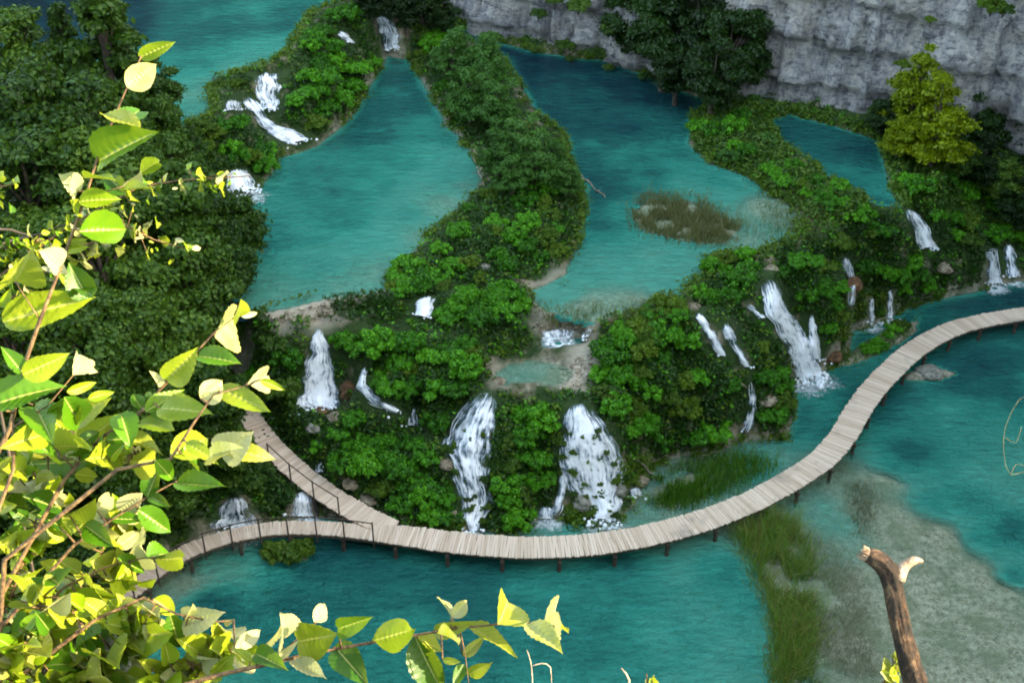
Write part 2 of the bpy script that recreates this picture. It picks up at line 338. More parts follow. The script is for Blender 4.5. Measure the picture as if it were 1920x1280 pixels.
p = N(nt, 'ShaderNodeBsdfPrincipled'); nt.links.new(r.outputs[0], p.inputs['Base Color']); p.inputs['Roughness'].default_value = .12
p.inputs['IOR'].default_value = 1.33; p.inputs['Specular IOR Level'].default_value = .12; nt.links.new(bn, p.inputs['Normal'])
tr = N(nt, 'ShaderNodeBsdfTransparent'); tr.inputs[0].default_value = (.93, .97, .92, 1)
op = math_(nt, 'SUBTRACT', 1.0, math_(nt, 'POWER', 2.718, math_(nt, 'MULTIPLY', dep, -2.6)))
op = math_(nt, 'ADD', math_(nt, 'MULTIPLY', op, .95), .03)
ms = N(nt, 'ShaderNodeMixShader'); nt.links.new(op, ms.inputs[0]); nt.links.new(tr.outputs[0], ms.inputs[1]); nt.links.new(p.outputs[0], ms.inputs[2]); out(nt, ms.outputs[0]); M_water = m
PN = {'L0': 'lower_lake', 'P1': 'small_pool', 'P2': 'cascade_pool', 'P3': 'middle_lake', 'P4': 'left_lake', 'P5': 'upper_lake', 'P6': 'cliff_pool'}
for k in sd:
    vin = (sd[k] > -.42); qi = vin.ravel()[Q].all(1)
    q = Q[qi]; used, inv = np.unique(q, return_inverse=True)
    V = np.stack([GX.ravel()[used], GY.ravel()[used], np.full(len(used), LV[k])], 1)
    me = mesh_np(PN[k], V, inv.reshape(-1, 4), M_water, {'depth': np.clip(LV[k]-H.ravel()[used], 0, 9)}, True)
    tag(link(bpy.data.objects.new(PN[k], me)), kind='structure')
# cliffs ------------------------------------------------------------------
m, nt = M('limestone'); pos = geo(nt).outputs['Position']
mp = N(nt, 'ShaderNodeMapping'); mp.inputs['Scale'].default_value = (1, 1, .55); nt.links.new(pos, mp.inputs[0])
mp2 = N(nt, 'ShaderNodeMapping'); mp2.inputs['Scale'].default_value = (.5, .5, 1.5); mp2.inputs['Rotation'].default_value = (.12, .16, 0); nt.links.new(pos, mp2.inputs[0])
a = noise(nt, 3.2, 10, mp.outputs[0], .78); b = noise(nt, 1.8, 9, mp2.outputs[0], .72); a.inputs['Distortion'].default_value = .5; b.inputs['Distortion'].default_value = 1.2; c0 = noise(nt, .35, 5, pos)
c1 = ramp(nt, [(.36, (.07, .07, .08)), (.44, (.30, .30, .33)), (.51, (.68, .66, .65)), (.60, (.96, .91, .82))], math_(nt, 'ADD', math_(nt, 'MULTIPLY', a.outputs[0], .5), math_(nt, 'MULTIPLY', b.outputs[0], .5))).outputs[0]
c2 = mix(nt, ramp(nt, [(.5, (0, 0, 0)), (.7, (.5, .5, .5))], c0.outputs[0]).outputs[0], c1, (.30, .24, .15))
vo = N(nt, 'ShaderNodeTexVoronoi', feature='DISTANCE_TO_EDGE'); vo.inputs['Scale'].default_value = .55; nt.links.new(mp2.outputs[0], vo.inputs['Vector'])
crk = ramp(nt, [(0, (.25, .25, .25)), (.05, (1, 1, 1))], vo.outputs[0]).outputs[0]
mp3 = N(nt, 'ShaderNodeMapping'); mp3.inputs['Scale'].default_value = (1, 1, .07); nt.links.new(pos, mp3.inputs[0]); st_ = noise(nt, 1.3, 5, mp3.outputs[0], .7)
c2 = mix(nt, .75, c2, ramp(nt, [(.40, (.5, .51, .55)), (.5, (.9, .9, .9)), (.62, (1, .97, .90))], st_.outputs[0]).outputs[0], 'MULTIPLY')
p = N(nt, 'ShaderNodeBsdfPrincipled'); p.inputs['Roughness'].default_value = .9; nt.links.new(c2, p.inputs['Base Color'])
nt.links.new(bump(nt, math_(nt, 'ADD', a.outputs[0], b.outputs[0]), 1, .5), p.inputs['Normal']); out(nt, p.outputs[0]); M_cliff = m
bp = [PZ(a, b, 5.2)[0][:2] for a, b in [(640,-60),(720,-25),(790,22),(880,62),(1000,92),(1110,112),(1200,140),(1330,175),(1440,205),(1560,228),(1640,240),(1760,255),(1900,275)]]
bp += [np.array(q, float) for q in [(33,51),(44,42),(54,27),(62,5),(68,-25),(70,-70),(60,-130)]]  # unseen right wall, added to shade the valley
hts = [46]*12+[50,56,60,60,57,57,57,57]  # heights set to shade the valley yet leave the near leaves sunlit
base = catmull(bp, hts, .25); nb = len(base)
tan = np.gradient(base[:, :2], axis=0); tan /= np.linalg.norm(tan, axis=1)[:, None]; nrm = np.stack([tan[:, 1], -tan[:, 0]], 1)
if (nrm[0]@(np.array([0, 0])-base[0, :2])) < 0: nrm = -nrm
arc = np.concatenate([[0], np.cumsum(np.linalg.norm(np.diff(base[:, :2], axis=0), axis=1))])
nv = 150; V = []
for j in range(nv):
    t = j/(nv-1)
    z = -1+(base[:, 2]+1)*t
    bulge = 1.0*fbm(arc*.12, z*.10, 3, 2)+.5*fbm(arc*.5, z*.5, 4, 4)+.35*fbm(arc*1.3, z*.25, 3, 6)
    led = (z*.42+1.5*fbm(arc*.05, z*.05, 2, 1)+arc*.03); fr = led-np.floor(led)
    bulge = bulge+.25*np.abs(fbm(arc*1.6, z*1.9, 4, 1))+.7*(1-fr)*(.6+.5*fbm(arc*.2, np.floor(led)*3.7, 2, 6))+.25*np.sign(fbm(arc*.8, z*.12, 2, 5))
    back = z*.10
    V.append(np.stack([base[:, 0]+nrm[:, 0]*(bulge-back), base[:, 1]+nrm[:, 1]*(bulge-back), z], 1))
for off, dz in ((6, 1.5), (20, 3), (60, 4)):
    V.append(np.stack([base[:, 0]-nrm[:, 0]*(off+6), base[:, 1]-nrm[:, 1]*(off+6), base[:, 2]+dz], 1))
V.append(np.stack([base[:, 0]-nrm[:, 0]*66, base[:, 1]-nrm[:, 1]*66, base[:, 2]*0-3], 1))
V = np.concatenate(V); J = nv+4; ix = np.arange(J*nb).reshape(J, nb)
Qc = np.stack([ix[:-1, :-1], ix[:-1, 1:], ix[1:, 1:], ix[1:, :-1]], -1).reshape(-1, 4)
tag(link(bpy.data.objects.new('cliff', mesh_np('cliff', V, Qc, M_cliff, None, False))), kind='structure')
def cliffpt(px, py):
    """point of the cliff face seen at a photograph point (ray against the base curtain)"""
    d = rays(px, py)[0]; best = None
    for i in range(nb-1):
        a = base[i, :2]; e = base[i+1, :2]-a; den = d[0]*e[1]-d[1]*e[0]
        if abs(den) < 1e-9: continue
        t = (a[0]*e[1]-a[1]*e[0])/den; s = (a[0]*d[1]-a[1]*d[0])/den
        if t > 0 and 0 <= s <= 1 and (best is None or t < best): best = t
    return np.array([0, 0, CAMZ])+d*(best-.8) if best else None
# ------------------------------------------------------------------ leaf cloud meshes
def leafquads(C, Nn, size, asp=1.7, fold=.12):
    n = len(C); r = rng.normal(size=(n, 3)); T = np.cross(Nn, r); T /= np.linalg.norm(T, axis=1)[:, None]+1e-9; B = np.cross(Nn, T)
    s = (size*rng.uniform(.6, 1.3, n))[:, None]
    a = C-T*s*.5*asp; b = C+B*s*.5-T*s*.1; c = C+T*s*.5*asp-Nn*s*fold*2; d = C-B*s*.5-T*s*.1
    V = np.stack([a, b, c, d], 1).reshape(-1, 3); return V, np.arange(n*4).reshape(n, 4)
def unit(v): return v/(np.linalg.norm(v, axis=-1, keepdims=True)+1e-9)
def lobes_cloud(cent, rad, per, size, flat=.75, inner=.5):
    CC, NN = [], []
    for c, r in zip(cent, rad):
        k = int(per*(r/np.mean(rad))**2); u = unit(rng.normal(size=(k, 3))); u[:, 2] = np.where(u[:, 2] < -.35, -u[:, 2], u[:, 2])
        rr = r*np.abs(rng.uniform(inner, 1.05, k)+rng.normal(size=k)*(.22 if inner < .3 else .05))[:, None]; CC.append(np.array(c)+u*rr*[1, 1, flat]); NN.append(unit(u+rng.normal(size=(k, 3))*.55+[0, 0, .35]))
    return leafquads(np.concatenate(CC), np.concatenate(NN), size)
def shrub_mesh(mat, seed, size=.115, nl=12, per=150, tall=.8):
    cent, rad = [], []; tries = 0
    while len(cent) < nl and tries < 400:
        tries += 1; a = rng.uniform(0, 2*math.pi); rr = math.sqrt(rng.uniform(0, 1))*.8; z = .12+tall*math.sqrt(max(0, 1-rr**2))*rng.uniform(.45, 1); c = np.array((rr*math.cos(a), rr*math.sin(a), z))
        if all(np.linalg.norm(c-q) > .36 for q in cent): cent.append(c); rad.append(rng.uniform(.22, .36))
    V, Qq = lobes_cloud(cent, rad, per, size, .85, .72); V[:, 2] = np.maximum(V[:, 2], -.15); nl = len(cent)
    b = MB()
    for i in range(5):
        c = cent[rng.integers(0, nl)]; b.tube([(0, 0, -.3), (c[0]*.4, c[1]*.4, c[2]*.5), c], [.035, .025, .01], 5)
    return mesh_np('foliage', V, Qq, mat), b.mesh('stem', M_bark)
def tree_mesh(mat, kind='round', size=.062, per=520):
    """unit tree: crown radius about 1, crown from z .5 to 2.6"""
    cent, rad = [], []; b = MB()
    if kind == 'spire':
        for k in range(46):
            t = (k/46); z = .5+t*3.2; r = (1-t)*.85+.08; a = rng.uniform(0, 6.28); q = r*rng.uniform(.5, 1)
            cent.append((q*math.cos(a), q*math.sin(a), z)); rad.append(.16+.16*(1-t))
        top = 3.6
    elif kind == 'willow':
        for k in range(64):
            u = unit(rng.normal(size=3)); u[2] = abs(u[2])*1.2; q = rng.uniform(.35, 1)
            cent.append((u[0]*q*.85, u[1]*q*.85, .55+u[2]*q*1.5)); rad.append(rng.uniform(.13, .27))
        top = 1.7
    else:
        for k in range(52):
            u = unit(rng.normal(size=3)); q = rng.uniform(.5, 1.0); z = 1.45+u[2]*q*1.0
            cent.append((u[0]*q*.85, u[1]*q*.85, z)); rad.append(rng.uniform(.16, .34))
        top = 2.1
    V, Qq = lobes_cloud(cent, rad, per, size, .6, .15)
    b.tube([(0, 0, -1.0), (.03, .02, .4), (-.02, .03, top*.6), (.0, 0, top)], [.11, .09, .05, .012], 8, .08)
    for c in cent[::3]:
        z0 = min(top*.9, max(.3, c[2]*.55)); b.tube([(0, 0, z0), (c[0]*.5, c[1]*.5, (z0+c[2])/2+.05), c], [.035, .02, .006], 5)
    return mesh_np('crown', V, Qq, mat), b.mesh('trunk', M_bark)
def plantcopy(name, kinds, protos, loc, s, rz, label, cat, group, sz=1.0, tilt=0):
    o = empty(name, loc, rz, (s, s, s*sz)); tag(o, label, cat, group)
    if tilt: o.rotation_euler[0] = tilt
    for nm, me in zip(kinds, protos): link(bpy.data.objects.new(nm, me), o)
    return o
SH = [shrub_mesh(M_shrub, i) for i in range(6)]
SHO = [shrub_mesh(M_olive, i) for i in range(3)]
SHD = [shrub_mesh(M_forest, i) for i in range(3)]
SHW = [shrub_mesh(M_willow, i, .12) for i in range(3)]
TR = [tree_mesh(M_forest) for i in range(4)]
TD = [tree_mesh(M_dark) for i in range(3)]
TS = [tree_mesh(M_forest, 'spire', .08) for i in range(2)]
TY = [tree_mesh(M_yellow, 'willow', .055, 250), tree_mesh(M_yellow, 'willow', .055, 250)]
TW = [tree_mesh(M_willow, 'willow', .055, 260) for i in range(3)]
# ------------------------------------------------------------------ waterfall sheets
m, nt = M('white_water'); uv = N(nt, 'ShaderNodeUVMap').outputs[0]
mp = N(nt, 'ShaderNodeMapping'); mp.inputs['Scale'].default_value = (1, .16, 1); nt.links.new(uv, mp.inputs[0])
a = noise(nt, 8, 6, mp.outputs[0], .65); b = noise(nt, 1.4, 3, uv)
f = math_(nt, 'ADD', a.outputs[0], math_(nt, 'MULTIPLY', math_(nt, 'SUBTRACT', b.outputs[0], .5), .7))
f = math_(nt, 'ADD', f, math_(nt, 'MULTIPLY', math_(nt, 'SUBTRACT', attr(nt, 'dens'), .5), .5))
al = ramp(nt, [(.38, (0, 0, 0)), (.50, (.5, .5, .5)), (.66, (1, 1, 1))], f).outputs[0]
cc = ramp(nt, [(.46, (.38, .52, .66)), (.57, (.95, .97, .98))], f).outputs[0]
p = N(nt, 'ShaderNodeBsdfPrincipled'); nt.links.new(cc, p.inputs['Base Color']); p.inputs['Roughness'].default_value = .35
nt.links.new(al, p.inputs['Alpha']); nt.links.new(bump(nt, a.outputs[0], .5, .05), p.inputs['Normal'])
out(nt, p.outputs[0]); M_fall = m
m, nt = M('foam'); p = N(nt, 'ShaderNodeBsdfPrincipled'); g = geo(nt)
nt.links.new(ramp(nt, [(0, (.8, .88, .92)), (1, (.97, .98, .98))], g.outputs['Random Per Island']).outputs[0], p.inputs['Base Color']); p.inputs['Roughness'].default_value = .6
out(nt, p.outputs[0]); M_foam = m
def polyline_at(P, t):
    P = np.asarray(P, float); L = np.concatenate([[0], np.cumsum(np.linalg.norm(np.diff(P, axis=0), axis=1))]); L /= L[-1]
    return np.stack([np.interp(t, L, P[:, 0]), np.interp(t, L, P[:, 1])], -1)
def waterfall(Lp, Rp, label, dens=.5, foam=1.0, group=None, strands=1.0):
    Lp = np.array(Lp, float); Rp = np.array(Rp, float)
    length = np.linalg.norm(np.diff(Lp, axis=0), axis=1).sum(); width = np.linalg.norm(Lp-polyline_at(Rp, np.linspace(0, 1, len(Lp))), axis=1).mean()
    nr = max(6, int(length/4)); nc = max(3, int(width/4)+2)
    t = np.linspace(0, 1, nr); a = polyline_at(Lp, t); b = polyline_at(Rp, t); s = np.linspace(0, 1, nc)
    ea = 2.0+min(6, width*.09); edge = ea*fbm(t*9+Lp[0, 0], t*0+3, 3, 1); edge2 = ea*fbm(t*9+Lp[0, 0], t*0+7, 3, 2)
    a = a+np.stack([edge, 0*edge], 1); b = b+np.stack([edge2, 0*edge], 1)
    px = a[:, None, 0]*(1-s)+b[:, None, 0]*s; py = a[:, None, 1]*(1-s)+b[:, None, 1]*s
    P = surf(px.ravel(), py.ravel()).reshape(nr, nc, 3)
    top = empty('waterfall', tuple(P[-1, nc//2])); tag(top, label, 'waterfall', group); TOPS.append(top); o0 = P[-1, nc//2].copy()
    # let the sheet bulge out of the rock, thickest in mid stream
    bul = np.sin(np.pi*np.clip(s, .02, .98))[None, :]*(.16+.10*fbm(px*.2, py*.05, 3, 3))
    V = P.copy(); V[:, :, 1] -= bul*.8+.05; V[:, :, 2] += bul*.8+.07
    cum = np.concatenate([[0], np.cumsum(np.linalg.norm(np.diff(V[:, nc//2], axis=0), axis=1))])
    wid = np.linalg.norm(V[:, -1]-V[:, 0], axis=1).mean()
    UV = np.stack(np.broadcast_arrays(s[None, :]*wid+Lp[0, 0]*.37, cum[:, None]), -1).reshape(-1, 2)
    ix = np.arange(nr*nc).reshape(nr, nc); q = np.stack([ix[:-1, :-1], ix[:-1, 1:], ix[1:, 1:], ix[1:, :-1]], -1).reshape(-1, 4)
    dn = dens+.45*(np.sin(np.pi*s)[None, :]-.6)-.55*np.clip(.10-t[:, None], 0, .1)/.1+.1*(t[:, None] > .8)+0*px
    link(bpy.data.objects.new('water_sheet', mesh_np('water_sheet', V.reshape(-1, 3)-o0, q, M_fall, {'dens': dn.ravel()}, True, UV)), top)
    # falling strands of water
    mb = MB(); ns = int(max(4, wid*10)*strands)
    for i in range(ns):
        s0 = random.random(); t0 = random.uniform(0, .75); t1 = min(1, t0+random.uniform(.15, .5)); k = max(4, int((t1-t0)*nr/1.5))
        tt = np.linspace(t0, t1, k); ss = np.clip(s0+.05*np.cumsum(rng.normal(size=k))*.3, 0, 1)
        ii = tt*(nr-1); jj = ss*(nc-1); i0 = np.clip(ii.astype(int), 0, nr-2); j0 = np.clip(jj.astype(int), 0, nc-2); u = (ii-i0)[:, None]; v = (jj-j0)[:, None]
        pts = V[i0, j0]*(1-u)*(1-v)+V[i0+1, j0]*u*(1-v)+V[i0, j0+1]*(1-u)*v+V[i0+1, j0+1]*u*v-o0
        pts[:, 2] += .03; r0 = random.uniform(.006, .02)
        mb.tube(pts, [r0*math.sin(math.pi*(.08+.84*x/(k-1))) for x in range(k)], 5)
    tag(mb.build('strands', M_foam, top, True), kind='stuff')
    if foam > 0:
        mb = MB(); n = int(26*foam*max(.5, wid))
        for i in range(n):
            r = random.uniform(.03, .10)*(.7+.3*foam); s0 = random.random(); p = V[-1, 0]*(1-s0)+V[-1, -1]*s0-o0
            p = p+np.array([random.gauss(0, .22), random.gauss(-.12, .22)*foam, random.uniform(-.02, .10)])
            vs = []; fs = []
            for (z, q) in ((-.6, .8), (.35, .9)):
                for k in range(6):
                    an = k*math.pi/3+z; vs.append(p+np.array([math.cos(an)*q, math.sin(an)*q, z*.7])*r)
            vs.append(p+np.array([0, 0, r])); fs = [(k, (k+1) % 6, 6+(k+1) % 6, 6+k) for k in range(6)]+[(6+k, 6+(k+1) % 6, 12) for k in range(6)]
            mb.add(vs, fs)
        tag(mb.build('foam', M_foam, top, True), kind='stuff')
WF = [
 ([(590,618),(574,680),(568,722),(558,764)], [(606,620),(620,660),(632,710),(638,766)], 'tall white waterfall left of the shrubby barrier, pouring onto rusty boulders', .62, 1.3),
 ([(680,685),(668,728),(695,760),(744,778)], [(691,688),(688,722),(715,748),(752,770)], 'thin bluish waterfall in the dark hollow right of the rusty rock', .5, .5),
 ([(772,765),(765,798)], [(786,768),(784,800)], 'small bluish trickle between shrubs left of the central cascade', .45, .3),
 ([(905,735),(868,765),(840,800),(832,840),(848,900),(868,940),(874,992)], [(935,735),(928,765),(925,800),(918,850),(915,900),(930,950),(890,1002)], 'long blue white cascade left of the big central shrub mound, ending at the boardwalk', .52, .8),
 ([(1066,758),(1052,800),(1052,860),(1065,915),(1108,972)], [(1106,758),(1150,820),(1170,870),(1176,925),(1150,975)], 'broad stepped white cascade right of the central shrub mound', .64, 1.2),
 ([(1050,885),(1045,920),(1030,965)], [(1064,890),(1062,925),(1050,968)], 'narrow broken side stream at the left of the broad stepped cascade', .45, .6),
 ([(1012,950),(1008,972)], [(1036,950),(1040,974)], 'tiny foaming fall at the foot of the central shrub mound', .55, .6),
 ([(1180,915),(1182,928)], [(1200,915),(1204,930)], 'tiny foaming spill beside the reeds right of the stepped cascade', .55, .4),
 ([(1422,530),(1436,590),(1472,650),(1490,708)], [(1450,525),(1482,585),(1512,635),(1545,706)], 'brightest white waterfall, plunging into the lower lake left of the orange rock', .66, 1.8),
 ([(1515,592),(1515,640),(1520,672)], [(1527,594),(1534,640),(1542,678)], 'narrow white strand falling beside the brightest waterfall, just above the orange rock', .65, .5),
 ([(1395,575),(1422,600)], [(1404,570),(1436,598)], 'short side trickle joining the top of the brightest waterfall', .5, .1),
 ([(1300,590),(1325,635),(1345,668)], [(1316,590),(1345,632),(1362,670)], 'left one of two slim cascades on the shrubby spur', .6, .2),
 ([(1348,612),(1368,655),(1395,690)], [(1368,606),(1385,650),(1408,690)], 'right one of two slim cascades on the shrubby spur', .58, .2),
 ([(1400,715),(1400,765),(1385,810)], [(1410,715),(1418,765),(1410,812)], 'faint greyish trickle in the gully behind the round shrub by the lower lake', .35, .2),
 ([(1630,560),(1628,604)], [(1637,560),(1640,606)], 'left thin thread of water dripping off the mossy curtain', .6, .6),
 ([(1664,545),(1663,596)], [(1671,545),(1674,598)], 'right thin thread of water dripping off the mossy curtain', .6, .6),
 ([(1574,485),(1592,530),(1590,575)], [(1590,480),(1606,530),(1602,575)], 'pale veil of water over the brown rocks on the right spur', .42, .1),
 ([(1693,396),(1712,430),(1722,466)], [(1718,398),(1740,430),(1757,468)], 'small stepped waterfall on the far right bank among shrubs', .62, .5),
 ([(1845,468),(1852,500),(1848,532)], [(1868,468),(1872,500),(1880,535)], 'left one of the twin small waterfalls at the right edge', .56, .6),
 ([(1880,460),(1880,490),(1888,518)], [(1896,460),(1905,490),(1912,520)], 'right one of the twin small waterfalls at the right edge', .5, .5),
 ([(482,140),(478,170),(490,206)], [(526,138),(528,170),(524,208)], 'white waterfall tumbling off the upper lake beside the shrub ridge', .55, .8),
 ([(450,185),(470,215),(490,240),(520,262),(545,274)], [(482,185),(500,220),(520,238),(550,244),(582,262)], 'winding white stream running down from the upper falls to the left lake', .6, .8),
 ([(420,195),(425,212)], [(450,188),(455,208)], 'faint white riffle on the rocks at the edge of the upper lake', .42, .2),
 ([(425,325),(432,370)], [(466,318),(482,356)], 'white waterfall at the left shore behind the tree crowns', .68, 1.0),
 ([(690,28),(712,60),(722,98)], [(732,36),(752,68),(750,92)], 'branching white waterfall at the top of the shrub ridge', .5, .4),
 ([(632,64),(652,84)], [(645,60),(668,84)], 'tiny white spill hidden in the shrubs of the upper ridge', .6, .1),
 ([(1016,622),(1022,642)], [(1080,616),(1070,636)], 'low foaming step pouring into the little turquoise pool', .62, .8),
 ([(1092,622),(1090,638)], [(1112,616),(1106,632)], 'tiny foaming step at the right of the little turquoise pool', .6, .4),
 ([(782,562),(776,592)], [(818,558),(806,598)], 'short white waterfall between shrubs behind the sandy rim', .8, .3),
 ([(428,935),(412,960),(392,992)], [(458,930),(470,955),(484,986)], 'shaded veil waterfall behind the handrail of the narrow boardwalk arm', .5, .5),
 ([(556,925),(545,968)], [(584,915),(594,968)], 'bluish waterfall in the shadowed gap between the two boardwalk arms', .55, .5),
 ([(595,868),(592,885)], [(606,868),(608,885)], 'tiny bluish spill beside the climbing boardwalk', .5, .2),
]
m, nt = M('foam_film'); g = geo(nt); n_ = noise(nt, 5, 6, g.outputs['Position'], .7); f = math_(nt, 'ADD', math_(nt, 'MULTIPLY', attr(nt, 'dens'), 1.0), math_(nt, 'MULTIPLY', math_(nt, 'SUBTRACT', n_.outputs[0], .5), 1.6))
al = ramp(nt, [(.25, (0, 0, 0)), (.95, (1, 1, 1))], f).outputs[0]
p = N(nt, 'ShaderNodeBsdfPrincipled'); p.inputs['Base Color'].default_value = (.85, .93, .93, 1); p.inputs['Roughness'].default_value = .5; nt.links.new(al, p.inputs['Alpha']); out(nt, p.outputs[0]); M_film = m
def apron(Lp, Rp, foam):
    a = np.array(Lp[-1], float); b = np.array(Rp[-1], float); P = surf([a[0], b[0]], [a[1], b[1]]); c = P.mean(0); z = P[:, 2].min()+.02
    near_ = [LV[k] for k, w in world.items() if inpoly(c[0], c[1]-.3, w)]
    if not near_: return
    z = near_[0]+.012; R_ = np.linalg.norm(P[0]-P[1])/2+.35+.35*foam; V = [(0, 0, 0)]; D = [1.]; n = 40; m_ = 8
    for j in range(1, m_+1):
        for k in range(n):
            an = 2*math.pi*k/n; r = R_*j/m_*(1+.25*float(fbm(np.array([math.cos(an)*1.5+c[0]]), np.array([math.sin(an)*1.5+c[1]]), 2, 1)[0])); V.append((r*math.cos(an), r*math.sin(an)*.8-.2, 0)); D.append(1-j/m_)
    V = np.array(V); q = [(0, 1+k, 1+(k+1) % n, 0) for k in range(0)]; q = []
    for j in range(m_-1):
        for k in range(n): q.append((1+j*n+k, 1+j*n+(k+1) % n, 1+(j+1)*n+(k+1) % n, 1+(j+1)*n+k))
    o = link(bpy.data.objects.new('foam_film', mesh_np('foam_film', V, np.array(q), M_film, {'dens': np.array(D)}, True)), TOPS[-1]); o.location = Vector((c[0], c[1], z))-TOPS[-1].location; tag(o, kind='stuff')
TOPS = []
for w in WF:
    waterfall(*w)
    if w[4] >= .5: apron(w[0], w[1], w[4])
# ------------------------------------------------------------------ boardwalks
m, nt = M('weathered_planks'); g = geo(nt); n = noise(nt, 6, 5, g.outputs['Position'], .6)
f = math_(nt, 'ADD', math_(nt, 'MULTIPLY', g.outputs['Random Per Island'], .7), math_(nt, 'MULTIPLY', n.outputs[0], .35))
c = ramp(nt, [(.1, (.53, .375, .26)), (.45, (.64, .475, .345)), (.8, (.73, .56, .42)), (1, (.82, .66, .51))], f).outputs[0]
nb2 = noise(nt, .8, 3, g.outputs['Position']); c = mix(nt, ramp(nt, [(.6, (0, 0, 0)), (.75, (.55, .55, .55))], nb2.outputs[0]).outputs[0], c, (.22, .18, .14))
p = N(nt, 'ShaderNodeBsdfPrincipled'); p.inputs['Roughness'].default_value = .8; nt.links.new(c, p.inputs['Base Color']); nt.links.new(bump(nt, n.outputs[0], .4, .02), p.inputs['Normal']); out(nt, p.outputs[0]); M_plank = m
M_log = barkmat('dark_timber', (.03, .02, .013), (.12, .085, .06), 10)
def boardwalk(cl, label, skip=None, rail=None):
    """cl rows: px, py, z, width"""
    cl = np.array(cl, float); P = PZ(cl[:, 0], cl[:, 1], cl[:, 2])
    C = catmull(P, cl[:, 3]*.69, .1); L = np.concatenate([[0], np.cumsum(np.linalg.norm(np.diff(C[:, :3], axis=0), axis=1))])
    at = lambda s: np.array([np.interp(s, L, C[:, k]) for k in range(4)])
    bw = empty('boardwalk', tuple(at(L[-1]/2)[:3])); o0 = at(L[-1]/2)[:3]; tag(bw, label, 'boardwalk')
    mb = MB(); s = 0.0
    while s < L[-1]-.1:
        w = random.uniform(.09, .13); a = at(s+w/2); t = at(s+w)[:3]-at(s)[:3]; t /= np.linalg.norm(t)
        sk = random.uniform(-.025, .025); sd_ = np.array([t[1], -t[0], 0]); sd_ /= np.linalg.norm(sd_); sd_ = unit(sd_+t*sk); up = np.cross(sd_, t); 
        c = a[:3]-o0+sd_*random.uniform(-.025, .025)+np.array([0, 0, random.uniform(-.008, .008)])
        mb.box(c, t, sd_, up, (w/2-.005, a[3]/2*random.uniform(.97, 1.03), .025)); s += w
    mb.build('deck', M_plank, bw)
    for e in (-1, 1):
        mb = MB(); pts = []
        for s in np.arange(0, L[-1], .6):
            a = at(s); b = at(min(s+.1, L[-1])); t = unit(b[:3]-a[:3]+1e-6); n_ = unit(np.array([t[1], -t[0], 0])); pts.append(a[:3]-o0+n_*e*a[3]*.40-np.array([0, 0, .12]))
        mb.tube(pts, [.075]*len(pts), 6); mb.build('stringer', M_log, bw)
    for s in np.arange(.9, L[-1], 2.1):
        a = at(s); b = at(s+.1); t = unit(b[:3]-a[:3]); n_ = unit(np.array([t[1], -t[0], 0]))
        mb = MB(); mb.tube([a[:3]-o0-n_*a[3]*.56-[0, 0, .26], a[:3]-o0+n_*a[3]*.56-[0, 0, .26]], [.07, .07], 7); mb.build('cross_beam', M_log, bw)
        for e in (-1, 1):
            q = a[:3]+n_*e*a[3]*.46; gz = float(height(q[:1], q[1:2])[0]); mb = MB()
            mb.tube([np.array([q[0], q[1], gz-.4])-o0, q-o0-[0, 0, .18]], [.085, .08], 8, .05); mb.build('pile', M_log, bw)
    if rail:
        s0, s1, e, st, hgt = rail; s0 *= L[-1]; s1 *= L[-1]; tops = []
        for s in np.arange(s0, s1, st):
            a = at(s); b = at(s+.1); t = unit(b[:3]-a[:3]); n_ = unit(np.array([t[1], -t[0], 0])); q = a[:3]-o0+n_*e*(a[3]*.5+.04)
            mb = MB(); mb.tube([q-[0, 0, .35], q+[0, 0, hgt]], [.035, .03], 7, .05); mb.build('rail_post', M_log, bw); tops.append(q+[0, 0, hgt-.05])
        mb = MB(); mb.tube(tops, [.026]*len(tops), 7, .05); mb.build('handrail', M_log, bw)
    return bw
ZD = .75
main = [(150,1190,1.15),(220,1128,1.15),(270,1088,1.15),(310,1056,1.15),(370,1025,1.15),(440,1003,1.12),(520,990,1.1),(610,990,1.12),(690,998,1.2),(760,1004,1.6),(850,1016,1.7),(930,1023,1.72),(1000,1026,1.72),(1100,1021,1.72),(1200,1006,1.7),(1300,981,1.7),(1400,944,1.65),(1480,902,1.65),(1540,862,1.65),(1580,818,1.65),(1618,755,1.65),(1660,705,1.65),(1720,652,1.6),(1800,612,1.55),(1920,588,1.5),(2050,575,1.5),(2200,560,1.5)]
boardwalk([(a, b, ZD, w) for a, b, w in main], 'long curved pale plank boardwalk sweeping over the turquoise lake', rail=(.0, .235, 1, 1.15, 1.0))
boardwalk([(440,715,2.6,1.3),(455,755,2.3,1.3),(482,802,1.9,1.35),(522,850,1.5,1.45),(570,893,1.15,1.5),(620,930,.95,1.5),(675,962,.85,1.5),(722,984,.74,1.4),(742,992,.68,1.3)], 'short plank boardwalk climbing left through shrubs from the long one', rail=(.42, .86, 1, 1.35, .95))
# ------------------------------------------------------------------ vegetation
def polyscatter(poly, n):
    poly = np.array(poly, float); lo = poly.min(0); hi = poly.max(0); o = np.zeros((0, 2))
    while len(o) < n:
        q = rng.uniform(lo, hi, (n*3, 2)); o = np.vstack([o, q[inpoly(q[:, 0], q[:, 1], poly)]])
    return o[:n]
placed = []
decks = [np.array([(a, b) for a, b, w in main]), np.array([(440,715),(455,755),(482,802),(522,850),(570,893),(620,930),(675,962),(720,982)])]
def ondeck(px, py, m=30):
    for d in decks:
        e = np.linspace(0, 1, 160); q = polyline_at(d, e)
        if np.min(np.hypot(q[:, 0]-px, (q[:, 1]-py)*1.3)) < m: return True
    return False
WFC = []
for w in WF:
    t = np.linspace(0, 1, 18); a = polyline_at(w[0], t); b = polyline_at(w[1], t)
    for s in (0, .17, .33, .5, .67, .83, 1): WFC.append(np.column_stack([a*(1-s)+b*s]))
WFC = np.vstack(WFC)
